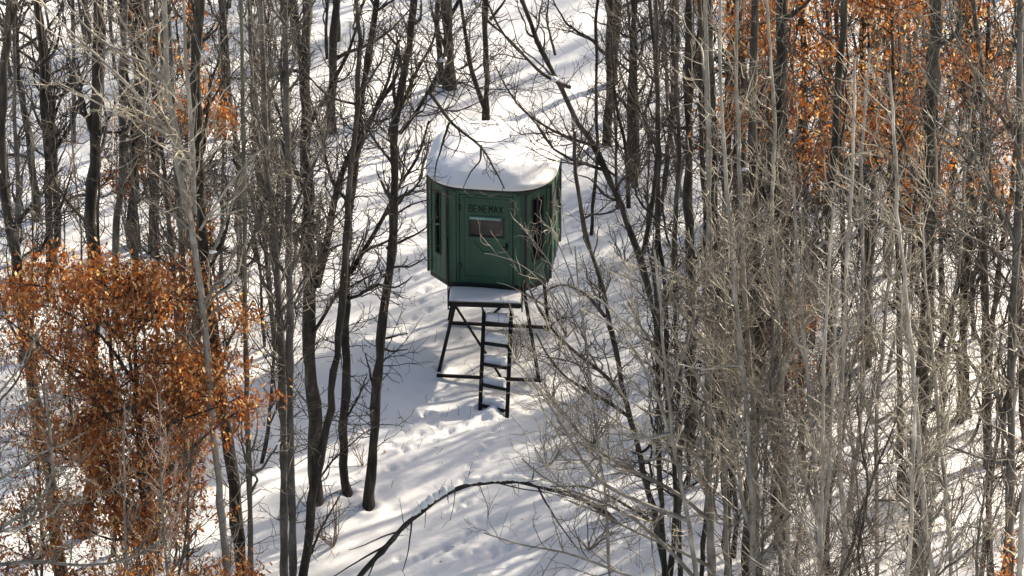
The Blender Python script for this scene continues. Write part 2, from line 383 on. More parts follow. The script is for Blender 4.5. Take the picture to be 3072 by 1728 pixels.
for r_, h_ in zip(rad, hh):
    x = np.cos(ang) * ro * r_; y = np.sin(ang) * ro * r_
    nz = (vnoise(x, y, .55, 8) * .06 + vnoise(x, y, .12, 7) * .012 + vnoise(x, y, .22, 9) * .02) * (1 if h_ > .1 else h_ * 5)
    V += list(zip(x, y, h_ * (1 + .10 * r_ * np.cos(ang - .6)) + nz * min(1, .3 + r_) if h_ > .02 else np.full(na, h_)))
F = [(0, 1 + k, 1 + (k + 1) % na) for k in range(na)]
F += [(1 + r_ * na + k, 1 + (r_ + 1) * na + k, 1 + (r_ + 1) * na + (k + 1) % na, 1 + r_ * na + (k + 1) % na) for r_ in range(len(rad) - 1) for k in range(na)]
me = bpy.data.meshes.new('snow_cap'); me.from_pydata(V, [], F); me.polygons.foreach_set('use_smooth', [True] * len(me.polygons)); me.update()
cap = link('roof_snow', me, M['snow']); cap.location = (0, 0, 1.25 + H + .052); cap.rotation_euler = (0, 0, YAW)
tag(cap, 'thick rounded white snow cap lying on the roof of the green blind', 'snow')

# ------------------------------------------------------------------ steel stand, porch and ladder
stand = empty('steel_stand', (0, 0, 0)); tag(stand, 'black tubular steel stand with splayed legs holding up the green blind', 'stand')
YP = -1.47
def loc(x, y, z): # blind-local to world
    return np.array([x * cos(YAW) - y * sin(YAW), x * sin(YAW) + y * cos(YAW), z])
def bars(name, segs, w, parent=stand, mat='steel', sides=4, h=None):
    g = MB()
    for a, b in segs: g.bar(a, b, w, h or w, sides)
    return g.build(name, M[mat], parent, .004)
pfl, pfr = at(1347, 912, YP + .03), at(1562, 919, YP - .05)
pbl, pbr = loc(-.56, -.93, 1.2), loc(.56, -.93, 1.2)
bars('porch_frame', [(pfl, pfr), (pfl, pbl), (pfr, pbr), (pbl, pbr)], .045, h=.06)
g = MB(); th = .02
q = [pfl, pfr, pbr, pbl]; g.add([p + [0, 0, .032] for p in q] + [p + [0, 0, .055] for p in q], [(3, 2, 1, 0), (4, 5, 6, 7), (0, 1, 5, 4), (1, 2, 6, 5), (2, 3, 7, 6), (3, 0, 4, 7)])
g.build('porch_deck', M['wood'], stand)
sub = [loc(x, y, 1.215) for x, y in ((-.56, -.88), (.56, -.88), (.56, .88), (-.56, .88))]
bars('floor_frame', [(sub[k], sub[(k + 1) % 4]) for k in range(4)] + [(loc(0, -.88, 1.215), loc(0, .88, 1.215))], .06)
ll_t, ll_f = pfl + np.array([.09, .03, -.02]), hit(1312, 1110, .0)
rl_t, rl_f = at(1571, 866, -1.02), hit(1621, 1130, 0)
rr_t, rr_f = loc(.62, .75, 1.22), hit(1648, 984, 0)
lr_t, lr_f = loc(-.58, .75, 1.22), hit(1343, 966, 0)
for t, f in ((ll_t, ll_f), (rl_t, rl_f), (rr_t, rr_f), (lr_t, lr_f)):
    f = np.array([f[0], f[1], gz(f[0], f[1]) - .12]); bars('leg', [(t, f)], .052)
bars('ground_bar', [(hit(1310, 1126, .03), hit(1626, 1142, .03))], .045)
bars('ground_bar', [(hit(1345, 968, .03), hit(1652, 983, .03))], .045)
bars('cross_brace', [(ll_t + [.01, -.01, -.03], hit(1502, 1130, .04))], .032)
bars('cross_brace', [(at(1510, 914, YP + .02), at(1462, 958, YP - .08))], .03)
bars('cross_brace', [(rl_t + [0, 0.05, -.1], rr_f + [0, 0, .35])], .03)
bars('hand_rail', [(pfl + [-.012, -.03, -.08], pfl + [-.012, -.03, .78]), (pfl + [-.012, -.03, .77], pbl + [-.04, -.02, .93]), (pfl + [-.012, -.03, -.07], pfl + [.05, -.02, -.07])], .026, sides=6)
bars('hand_rail', [(pfr + [.02, -.03, -.08], pfr + [.02, -.03, .36]), (pfr + [.02, -.03, .35], pfr + [.08, .25, .40]), (pfr + [.08, .25, .40], pbr + [.02, 0, .38])], .026, sides=6)
ladder = bars('ladder', [], .05) if 0 else None
lt_, lb_ = at(1452, 934, YP - .07), hit(1440, 1222, 0); rt_, rb_ = at(1534, 940, YP - .09), hit(1521, 1240, 0)
lad = MB(); lad.bar(lt_, lb_ + [0, 0, -.08] * np.array([0, 0, 1]), .06, .04); lad.bar(rt_, rb_ + [0, 0, -.08] * np.array([0, 0, 1]), .06, .04)
ladder = lad.build('ladder', M['steel'], stand, .004)
bars('cross_brace', [(lt_ + [0, 0, -.03], loc(-.15, -.93, 1.19)), ], .025); bars('cross_brace', [(rt_ + [0, 0, -.03], loc(.30, -.93, 1.19))], .025)
rungs = []
for i, v in enumerate((970, 1032, 1096, 1159, 1222)):
    s_ = (v - 937) / (1231 - 937.)
    a = lt_ + (lb_ - lt_) * s_; b = rt_ + (rb_ - rt_) * s_; rungs.append((a, b))
    g = MB(); a2 = a + [.025, .035, -.012]; b2 = b + [-.025, .035, -.012]; g.bar(a2, b2, .10, .055); g.build('rung', M['steel'], ladder, .003)
def snow_slab(q, h, name, label, group=None, n=(22, 8)):
    """soft slab of snow over the quad q (4 points) of thickness h"""
    nx, ny = n; U, W = np.meshgrid(np.linspace(0, 1, nx), np.linspace(0, 1, ny))
    P = (q[0][None, None] * ((1 - U) * (1 - W))[..., None] + q[1][None, None] * (U * (1 - W))[..., None] + q[2][None, None] * (U * W)[..., None] + q[3][None, None] * ((1 - U) * W)[..., None])
    e = np.clip(1 - np.abs(2 * U - 1) ** 8, 0, 1) * np.clip(1 - np.abs(2 * W - 1) ** 6, 0, 1)
    T = P.copy(); T[..., 2] += h * e ** .4 * (1 + .5 * vnoise(P[..., 0] * 1.0, P[..., 1], .13, 4)) + vnoise(P[..., 0], P[..., 1], .3, 6) * .012
    i = np.arange(nx * ny).reshape(ny, nx)
    f = np.stack([i[:-1, :-1], i[:-1, 1:], i[1:, 1:], i[1:, :-1]], -1).reshape(-1, 4)
    V = np.concatenate([T.reshape(-1, 3), P.reshape(-1, 3)])
    rim = np.concatenate([i[0, :], i[1:, -1], i[-1, ::-1][1:], i[::-1, 0][1:]]); n_ = nx * ny
    side = np.stack([rim[:-1], rim[:-1] + n_, rim[1:] + n_, rim[1:]], -1)
    o = link(name, np_mesh(name, V, [f, f[:, ::-1] + n_, side]), M['snow'])
    return tag(o, label, 'snow', group)
snow_slab([p + [0, 0, .056] for p in (pfl, pfr, pbr, pbl)], .035, 'snow_layer', 'even layer of snow on the small porch deck below the green door', n=(44, 22))
words = ['topmost', 'second from the top', 'middle', 'fourth from the top', 'lowest']
for i, (a, b) in enumerate(rungs):
    snow_slab([a + [.03, .0, .017], b + [-.03, .0, .017], b + [-.03, .19, .017], a + [.03, .19, .017]], .085, 'snow_pad',
              'pad of snow on the %s rung of the black ladder' % words[i], 'snow pads on the ladder rungs')

# ------------------------------------------------------------------ trees
def polyline(pts, n, wob=0.0):
    pts = np.array(pts, float); d = np.r_[0, np.cumsum(np.linalg.norm(np.diff(pts, axis=0), axis=1))]
    t = np.linspace(0, d[-1], n); out = np.stack([np.interp(t, d, pts[:, k]) for k in range(pts.shape[1])], -1)
    if n > 6:
        for _ in range(2): out[1:-1] = (out[:-2] + 2 * out[1:-1] + out[2:]) / 4
    if wob: out[1:, :3] += np.cumsum(rng.normal(0, wob, (n - 1, 3)), 0) * np.array([1, 1, 0]) * .5
    return out
def sprout(P, R, dens, t0, t1, ang, lenf, rr, rmin, rmax, wander, trop, n, taper=.35, lens=None, az=None, lmin=.1):
    """grow children on parents P (k,m,3), R (k,m); dens = children per metre or (count,)"""
    k, m, _ = P.shape
    plen = np.linalg.norm(np.diff(P, axis=1), axis=2).sum(1)
    cnt = np.full(k, dens[0]) if isinstance(dens, tuple) else rng.poisson(np.maximum(plen * dens, 0))
    I = np.repeat(np.arange(k), cnt); Mn = len(I)
    if Mn == 0: return np.zeros((0, n, 3)), np.zeros((0, n))
    t = rng.uniform(t0, t1, Mn) * (m - 1); j = np.minimum(t.astype(int), m - 2); f = (t - j)[:, None]
    p = P[I, j] * (1 - f) + P[I, j + 1] * f; rp = R[I, j] * (1 - f[:, 0]) + R[I, j + 1] * f[:, 0]
    T = P[I, j + 1] - P[I, j]; T /= np.linalg.norm(T, axis=1, keepdims=True) + 1e-9
    rv = rng.normal(0, 1, (Mn, 3))
    if az is not None: rv += np.array(az)
    q = rv - T * (rv * T).sum(1, keepdims=True); q /= np.linalg.norm(q, axis=1, keepdims=True)
    a = rng.uniform(*ang, Mn)[:, None]
    D = T * np.cos(a) + q * np.sin(a)
    L = (rng.uniform(*lens, Mn) if lens else plen[I] * rng.uniform(*lenf, Mn)) * (1.15 - .6 * t / (m - 1)); L = np.maximum(L, lmin)
    out = np.zeros((Mn, n, 3)); out[:, 0] = p; st = (L / (n - 1))[:, None]
    for i in range(1, n):
        D = D + rng.normal(0, wander, (Mn, 3)); D[:, 2] += trop; D /= np.linalg.norm(D, axis=1, keepdims=True)
        out[:, i] = out[:, i - 1] + D * st
    r0 = np.clip(rp * rr, rmin, rmax); r0 = np.minimum(r0, rp)
    Rr = r0[:, None] * np.linspace(1, taper, n)[None]
    return out, Rr
# leaf template: lobed, folded oak leaf, unit length, hanging along -z
LV = np.array([(0, 0, 0), (.27, .15, -.36), (.11, .06, -.5), (.25, .14, -.70), (0, 0, -1), (-.27, .15, -.33), (-.11, .06, -.5), (-.25, .14, -.68)], float)
LV[:, 1] += .35 * LV[:, 2] ** 2
LT = np.array([[0, 1, 2], [0, 2, 4], [2, 3, 4], [0, 6, 5], [0, 4, 6], [6, 4, 7]])
def leaves(points, size=(.042, .085), spread=.10):
    k = len(points); a = rng.uniform(0, 2 * pi, k); tx = rng.normal(0, .55, k); ty = rng.normal(0, .55, k); s = rng.uniform(*size, k)
    ca, sa = np.cos(a), np.sin(a)
    Rz = np.zeros((k, 3, 3)); Rz[:, 0, 0] = ca; Rz[:, 0, 1] = -sa; Rz[:, 1, 0] = sa; Rz[:, 1, 1] = ca; Rz[:, 2, 2] = 1
    Rx = np.zeros((k, 3, 3)); Rx[:, 0, 0] = 1; Rx[:, 1, 1] = np.cos(tx); Rx[:, 1, 2] = -np.sin(tx); Rx[:, 2, 1] = np.sin(tx); Rx[:, 2, 2] = np.cos(tx)
    Ry = np.zeros((k, 3, 3)); Ry[:, 1, 1] = 1; Ry[:, 0, 0] = np.cos(ty); Ry[:, 0, 2] = np.sin(ty); Ry[:, 2, 0] = -np.sin(ty); Ry[:, 2, 2] = np.cos(ty)
    Q = Rx @ Ry @ Rz
    V = np.einsum('kij,vj->kvi', Q, LV) * s[:, None, None] + (points + rng.normal(0, spread, (k, 3)))[:, None]
    F = (LT[None] + (np.arange(k) * len(LV))[:, None, None]).reshape(-1, 3)
    return V.reshape(-1, 3), F
LEAF_MESH = []
for i in range(3):
    V = LV * (.105, .105 * (1 + .5 * i), .12); me = np_mesh('leaf', V, LT, False); me.materials.append(M['leaf']); LEAF_MESH.append(me)
def pick(P, k):
    P = P.reshape(-1, 3)
    return P[rng.integers(0, len(P), k)]
SPOTS = []                                     # limb points in the world, for resting snow clumps
NLK = 1.3
KINDS = {
 # limbs: per metre; angle; length; l2,l3,l4 density per metre
 'dark': dict(bark='dark', twig='twig_dark', nl=.9, ang=(.55, 1.15), ll=(.8, 2.2), trop=.10, l2=3.2, l3=4.5, l4=3, wob=.034),
 'grey': dict(bark='grey', twig='twig_grey', nl=1.3, ang=(.4, .85), ll=(.9, 2.4), trop=.10, l2=3.4, l3=4.5, l4=3, wob=.010),
 'pale': dict(bark='pale', twig='twig_pale', nl=2.0, ang=(.5, 1.1), ll=(.8, 2.4), trop=.10, l2=3.2, l3=4.2, l4=3, wob=.02),
 'red':  dict(bark='grey', twig='twig_red', nl=2.0, ang=(.35, .8), ll=(.8, 2.0), trop=.12, l2=3.4, l3=4.0, l4=2, wob=.010),
 'olive': dict(bark='olive', twig='twig_grey', nl=1.0, ang=(.5, 1.0), ll=(.6, 1.6), trop=.08, l2=3, l3=4, l4=2, wob=.008),
 'oak':  dict(bark='dark', twig='twig_dark', nl=2.4, ang=(.8, 1.45), ll=(.9, 2.0), trop=.05, l2=3.6, l3=4.5, l4=2.5, wob=.012),
}
def tree(name, trunk, rad, kind, limbs=(), t_auto=(.25, .98), nl=None, leaf=0, leaf_t=None, world=True, base=None, dens=1.0, max_br=10, sides=10, ll=None, leaf_obj=0, az=None, single=False, steep=False, leaf_spread=.10, leaf_thr=-.16):
    """trunk: (n,3) points; rad: (r_base, r_top); limbs: list of (points, r0)"""
    K = KINDS[kind]
    base = np.array(trunk[0]) if base is None else np.array(base)
    root = empty(name, base)
    Lt = np.linalg.norm(np.diff(np.array(trunk), axis=0), axis=1).sum()
    n = max(10, int(Lt / .28)); TP = polyline(trunk, n, K['wob']) - base
    tt = np.linspace(0, 1, n); TR = rad[0] + (rad[1] - rad[0]) * tt; TR = TR * (1 + .10 * rng.normal(0, 1, n)); TR[0] *= 1.25; TR[1] *= 1.08
    a_n = TR[:, None] * (1 + .09 * rng.normal(0, 1, (n, sides)))
    V, F = tubes(TP[None], a_n[None], sides)
    link('trunk', np_mesh('trunk', V, F), M[K['bark']], root)
    # limbs
    bars_P, bars_R = [], []
    for pts, r0 in limbs:
        m = 16; p = polyline(np.array(pts) - base, m, .008); bars_P.append(p); bars_R.append(r0 * np.linspace(1, .35, m))
    cnt = int(round(NLK * (nl if nl is not None else K['nl']) * Lt * (t_auto[1] - t_auto[0])))
    LPa, LRa = sprout(TP[None], TR[None], (cnt,), t_auto[0], t_auto[1], (.2, .6) if steep else K['ang'], None, .55, 0.010, .035, .17, K['trop'], 16, .25, lens=ll or K['ll'], az=az)
    LP = np.concatenate([np.array(bars_P).reshape(-1, 16, 3), LPa]); LR = np.concatenate([np.array(bars_R).reshape(-1, 16), LRa])
    order = np.r_[np.arange(len(bars_P)), len(bars_P) + np.argsort(-LRa[:, 0])] if len(LPa) else np.arange(len(bars_P))
    main = order[:max(max_br, len(bars_P))] if not single else order[:0]; rest = order[len(main):]
    for i in main:
        V, F = tubes(LP[i:i + 1], LR[i:i + 1], 6); link('branch', np_mesh('branch', V, F), M[K['bark']], root)
    geo = []
    if len(rest): geo.append(tubes(LP[rest], LR[rest], 4))
    P2, R2 = sprout(LP, LR, K['l2'] * dens * 1.7, .08, 1, (.4, 1.15), (.2, .55), .62, .0060, .014, .24, .10, 9, .4)
    P3, R3 = sprout(P2, R2, K['l3'] * dens * 1.35, .12, 1, (.4, 1.15), (.3, .75), .7, .0048, .008, .32, .10, 6, .55, lmin=.12)
    P4, R4 = sprout(P3, R3, K['l4'] * dens * 1.35, .2, 1, (.4, 1.1), (.4, .9), .75, .0040, .0055, .30, .02, 4, .6, lmin=.09)
    P5, R5 = sprout(TP[None], TR[None], 6.0 * dens, .10, 1, (.7, 1.4), None, .2, .006, .010, .20, .06, 7, .4, lens=(.2, .95))
    P6, R6 = sprout(P5, R5, 5.5 * dens, .12, 1, (.4, 1.1), (.3, .7), .7, .0046, .007, .24, .03, 4, .55, lmin=.1)
    for P_, R_a in ((P2, R2), (P3, R3), (P4, R4), (P5, R5), (P6, R6)):
        if len(P_): geo.append(tubes(P_, R_a, 3))
    V, F = join(geo)
    tag(link('twigs', np_mesh('twigs', V, F), M[K['twig']], root), kind='stuff')
    if leaf:
        src = np.concatenate([P3[:, 1:].reshape(-1, 3), P4.reshape(-1, 3), P2[:, 3:].reshape(-1, 3)])
        cl = vnoise(src[:, 0] + src[:, 1] * .7, src[:, 2] - src[:, 1] * .4, .6, 12) > leaf_thr
        if leaf_t: cl &= (src[:, 2] > leaf_t[0]) & (src[:, 2] < leaf_t[1])
        src = src[cl] if cl.any() else src
        pts = pick(src, leaf)
        if leaf_obj:
            for p in pts[:leaf_obj]:
                o = link('leaf', LEAF_MESH[rng.integers(3)], None, root); o.location = p; o.rotation_euler = (rng.normal(0, .5), rng.normal(0, .5), rng.uniform(0, 6.3))
        V, F = leaves(pts[leaf_obj:], spread=leaf_spread); me = np_mesh('leaves', V, F, False); me.materials.append(M['leaf'])
        tag(link('leaves', me, None, root), kind='stuff')
    if world: SPOTS.append((LP[:, 2:12].reshape(-1, 3) + base, root))
    root['_h'] = 1; del root['_h']
    return root
def traced(name, px, rad_px, kind, label, group=None, Y=None, limbs=(), cat='tree', thick=.86, **kw):
    """px: picture points from the base up; the base stands on the ground, the trunk rises in its own vertical plane"""
    if Y is None: b = onground(*px[0]); Y = b[1]
    else:
        p = at(px[0][0], px[0][1], Y); b = np.array([p[0], Y, gz(p[0], Y)])
    b = b - [0, 0, .06]
    global rng
    import zlib
    rng = np.random.default_rng(zlib.crc32(label.encode()) % 100000)
    pts = [b] + [at(u, v, Y) for u, v in px[1:] if at(u, v, Y)[2] > b[2] + .3]
    sc_ = np.linalg.norm(b - CAM) / FPX
    lm_ = []
    for L in limbs:
        pl, r0, dy = L; m = len(pl)
        lm_.append(([at(u, v, Y + dy * i / max(1, m - 1)) for i, (u, v) in enumerate(pl)], r0 * sc_))
    o = tree(name, pts, (rad_px[0] * sc_ * thick, rad_px[1] * sc_ * thick), kind, lm_, **kw)
    return tag(o, label, cat, group)

exec_order = []
# --- trees standing left of the blind, traced one by one
traced('bare_tree', [(1107,1522),(1128,1250),(1152,1010),(1175,740),(1190,500),(1203,300),(1225,120),(1247,-10),(1300,-400)], (18,9), 'dark',
       'slender dark leaning tree standing nearest to the left of the blind', limbs=[
       ([(1200,400),(1245,345),(1285,272),(1330,190),(1345,60),(1350,-120)], 6, -.3),
       ([(1285,272),(1320,320),(1348,368),(1396,404),(1444,436),(1476,492),(1500,540),(1512,566)], 5.5, -.4),
       ([(1348,368),(1325,440),(1302,500),(1300,545)], 4, -.3), ([(1444,436),(1440,480),(1405,520),(1390,560)], 3.2, .2),
       ([(1170,640),(1210,600),(1228,560)], 6, .1), ([(1170,655),(1230,615),(1290,600)], 4, -.3), ([(1160,745),(1250,700),(1290,670)], 5, -.3),
       ([(1150,830),(1180,800),(1240,800),(1280,770)], 4.5, -.2), ([(1135,1020),(1180,1010),(1220,1002)], 4, -.2), ([(1140,1040),(1170,1055),(1222,1050)], 4, -.2),
       ([(1125,1180),(1110,1120),(1097,1062)], 5, -.1), ([(1200,330),(1240,230),(1300,130),(1330,20)], 6, .5), ([(1190,500),(1120,420),(1060,300)], 5, .4)],
       t_auto=(.3, .98), nl=.8, dens=1.05)
traced('bare_tree', [(1045,1482),(1035,1190),(1048,890),(1062,600),(1080,350),(1100,180),(1130,0),(1160,-400)], (15,8), 'dark',
       'dark tree with a crooked trunk, second to the left of the blind, forked high up', limbs=[
       ([(1050,820),(1100,740),(1150,660),(1195,560),(1260,470),(1290,360)], 8, .5), ([(1070,470),(1120,350),(1160,260),(1200,120)], 8, -.4),
       ([(1040,1250),(1080,1190),(1105,1120)], 4, .2), ([(1060,620),(1000,560),(960,400),(930,300)], 6, -.4), ([(1050,860),(1110,830),(1170,810)],4,.3)],
       t_auto=(.3, .98), nl=1.0, dens=1.1)
traced('bare_tree', [(950,1512),(942,1190),(937,830),(930,540),(925,360),(918,100),(912,-400)], (24,14), 'dark',
       'thick dark trunk third to the left of the blind with a long side stem', limbs=[
       ([(950,860),(985,720),(1008,570),(1055,440),(1110,360),(1180,240)], 13, .6), ([(930,600),(880,500),(850,380),(800,250)], 7, -.5),
       ([(940,1000),(1000,900),(1050,810),(1090,700)], 6, .4), ([(925,380),(990,260),(1050,150),(1090,0)], 8, .5)],
       t_auto=(.25, .98), nl=1.1, dens=1.1)
traced('bare_tree', [(955,1500),(990,1420),(1015,1360),(1012,1340)], (9,4), 'dark', 'short dark broken stub leaning out of the snow behind the thick dark trunk', t_auto=(.4,.9), nl=1, ll=(.2,.5), dens=.6) if 0 else None
traced('bare_tree', [(880,1800),(877,1190),(877,830),(877,600),(872,240),(868,0),(860,-500)], (14,9), 'grey',
       'straight light grey mottled trunk just left of the thick dark trunk', Y=-7.9, limbs=[([(877,760),(830,640),(800,500),(770,300)],6,-.5),([(877,640),(930,520),(980,420),(1000,280)],5,-.5)], t_auto=(.3, .98), nl=1.2, dens=1.1)
traced('bare_tree', [(855,1810),(849,1070),(825,715),(800,420),(790,100),(770,-300)], (15,8), 'grey',
       'grey leaning trunk crossing close behind the straight mottled one', Y=-7.6, limbs=[([(848,1000),(900,880),(960,760),(1010,640)],5,.4),([(830,760),(770,640),(730,480)],6,-.4)], t_auto=(.3, .98), nl=1.2, dens=1.1)
traced('bare_tree', [(897,1800),(912,1600),(945,1400),(975,1150),(1000,900),(1020,600),(1040,200),(1050,-200)], (17,6), 'dark',
       'dark trunk rising from the bottom edge and leaning right across the thick dark trunk', Y=-8.1, limbs=[([(905,1728),(960,1590),(1040,1450)],5,.4),([(930,1480),(1000,1380),(1100,1290),(1150,1270)],4,.3)], t_auto=(.4, .98), nl=.8, dens=.8)
traced('bare_tree', [(756,1800),(749,1190),(742,830),(735,360),(730,0),(725,-300)], (11,5), 'olive',
       'thin olive green barked tree standing right beside the rust leaved oak', Y=-8.4, t_auto=(.2, .98), nl=1.2, dens=.8)
traced('bare_tree', [(1348,270),(1342,130),(1336,0),(1330,-300)], (20,15), 'dark',
       'stout dark trunk in the gap above and left of the blind roof', limbs=[([(1345,60),(1390,-20),(1420,-100)],7,.3),([(1338,150),(1300,60),(1280,-40)],5,-.3)], t_auto=(.5, .98), nl=.6, dens=.8)
traced('bare_tree', [(1322,255),(1318,130),(1312,60),(1316,-40),(1310,-300)], (11,8), 'dark',
       'narrow dark stem pressed against the stout trunk above the blind', t_auto=(.6, .98), nl=.6, dens=.6)
traced('bare_tree', [(1458,372),(1457,290),(1456,240),(1462,0),(1465,-400)], (11,8), 'dark',
       'thin dark forked tree rising right behind the snowy blind roof', limbs=[([(1456,330),(1440,290),(1407,190),(1395,80),(1370,-60),(1350,-200)],8,.4),([(1460,60),(1520,110),(1570,160)],4,-.3),([(1470,60),(1540,-40)],5,.2)], t_auto=(.55, .98), nl=.6, dens=.7)
traced('bare_tree', [(190,1830),(175,1728),(162,1459),(115,1256),(88,1087),(50,800),(33,690),(10,552),(11,386),(22,220),(32,0),(40,-300)], (22,12), 'dark',
       'crooked dark trunk at the far left edge running behind the oak leaves', Y=-7.2, limbs=[([(60,830),(120,760),(180,640),(220,520)],7,.4),([(90,1080),(30,960),(-20,800)],6,.3)], t_auto=(.3, .98), nl=.7, dens=.8)
traced('bare_tree', [(152,900),(144,800),(141,552),(135,442),(124,220),(113,72),(105,-200)], (14,9), 'dark',
       'wavy dark tree, second from the left edge, above the rust leaved oak', limbs=[([(140,480),(200,400),(230,300)],7,.3),([(138,470),(90,440),(20,425)],4,-.2),([(135,440),(180,300),(240,180)],6,.4)], t_auto=(.25, .98), nl=1, dens=.9)
traced('bare_tree', [(262,1820),(268,1600),(284,1324),(262,1050),(255,800),(248,600),(250,440),(258,220),(262,0),(265,-400)], (22,18), 'dark',
       'thick straight dark trunk rising behind the rust leaved oak toward the top left', Y=-6.0, t_auto=(.35, .98), nl=.7, dens=.9)
traced('bare_tree', [(345,950),(348,773),(342,663),(370,552),(364,386),(367,200),(370,0),(372,-300)], (13,10), 'grey',
       'grey trunk with a kink low down, right of the thick straight trunk', t_auto=(.3, .98), nl=.9, dens=.9)
traced('bare_tree', [(400,740),(398,500),(408,331),(403,165),(405,0),(405,-300)], (19,16), 'dark',
       'broad dark trunk partly hidden by twigs at the upper left', t_auto=(.3, .98), nl=.9, dens=1)
traced('bare_tree', [(722,1760),(709,1628),(675,1358),(641,1155),(625,980),(600,800),(590,600),(580,300),(575,0),(570,-300)], (22,14), 'dark',
       'broad dark leaning trunk at the right side of the rust leaved oak', limbs=[([(640,1150),(700,1000),(760,900)],6,.3)], t_auto=(.3, .98), nl=.8, dens=.9)
traced('pale_tree', [(700,1900),(690,1728),(672,1500),(650,1250),(622,950),(602,773),(574,607),(544,497),(527,386),(513,220),(502,0),(495,-250)], (14,7), 'pale',
       'tall pale barked tree at the upper left with long sunlit branches reaching left', Y=-9.0, limbs=[
       ([(560,560),(519,237+60),(475,193),(359,160),(287,110),(237,55),(193,0),(150,-60)],6,-.6), ([(574,450+60),(500,390),(420,298),(359,237),(276,160),(182,77),(121,11),(80,-40)],6.5,-.6),
       ([(583,640),(580,500),(574,386),(560,220),(552,0),(548,-200)],8,.2), ([(552,330),(500,250),(442,188),(409,127),(359,50),(330,-20)],5,-.5),
       ([(570,470),(497,386),(387,359),(331,331),(240,280),(160,240)],4.5,-.7), ([(602,720),(520,640),(440,600),(400,560)],4,-.6), ([(600,690),(680,560),(760,460),(800,440)],4,-.6),
       ([(620,800),(700,600),(740,480)],4,.4)], t_auto=(.3, .98), nl=.9, dens=.6)
traced('pale_tree', [(-60,1900),(-40,1728),(-20,1500),(-10,1300),(-30,1000),(-40,700)], (14,5), 'pale',
       'pale tree at the lower left edge whose curly bare branches cross the oak', Y=-11, limbs=[
       ([(-20,1600),(40,1560),(120,1500),(165,1440),(160,1350),(150,1250),(140,1180)],6,-.5), ([(-20,1450),(60,1400),(130,1350),(200,1330),(260,1290)],5,-.4),
       ([(-25,1700),(100,1680),(250,1700),(400,1680),(520,1600)],6,-.6), ([(-20,1300),(30,1240),(100,1200),(180,1190)],4,-.4), ([(-20,1200),(60,1100),(90,1020)],4,.2)], t_auto=(.2, .9), nl=1.6, dens=.9)
# --- right of the blind
traced('bare_tree', [(1774,705),(1780,640),(1788,470),(1785,300),(1787,0),(1790,-200)], (6,5), 'dark',
       'very thin black sapling standing alone just right of the blind', t_auto=(.4, .98), nl=.6, ll=(.3,.9), dens=.6)
traced('bare_tree', [(1820,437),(1820,331),(1815,0),(1812,-300)], (15,12), 'dark', 'dark trunk above and right of the blind roof, first of the right thicket', t_auto=(.3, .98), nl=.8, dens=.9)
traced('bare_tree', [(2015,1240),(1990,1000),(1930,760),(1886,624),(1842,525),(1804,442),(1743,331),(1710,260),(1666,166),(1621,83),(1594,0),(1560,-200)], (13,7), 'dark',
       'dark tree leaning far left with its long limbs reaching above the blind roof', limbs=[
       ([(1710,262),(1693,254),(1627,226),(1572,166),(1500,94),(1470,30),(1440,-60)],6,-.4), ([(1793,438),(1737,425),(1660,395),(1610,364),(1555,320),(1511,248),(1490,200)],5,-.7),
       ([(1842,525),(1780,480),(1730,430),(1690,410)],4,-.4),([(1886,624),(1880,450),(1850,300),(1840,100)],7,.5),([(1930,760),(1960,560),(1970,350),(1960,150)],8,.5),([(1666,166),(1640,60),(1650,-50)],4,.3)], t_auto=(.3, .98), nl=1.2, dens=1)
traced('bare_tree', [(2005,1790),(1961,1569),(1916,1377),(1884,1248),(1846,1088),(1807,928),(1775,800),(1740,700),(1710,560),(1700,400)], (13,5), 'dark',
       'dark leaning tree right of the ladder curving up toward the blind', limbs=[
       ([(1815,950),(1760,880),(1690,850),(1640,870),(1610,900)],6,-.3),([(1870,1190),(1800,1110),(1720,1060),(1650,990),(1600,900),(1570,830)],7,-.5),
       ([(1884,1248),(1780,1180),(1700,1140),(1640,1060),(1610,1000)],6,-.5),([(1961,1569),(1850,1500),(1760,1460),(1650,1460)],5,-.3)], t_auto=(.25, .95), nl=1.2, dens=.9)
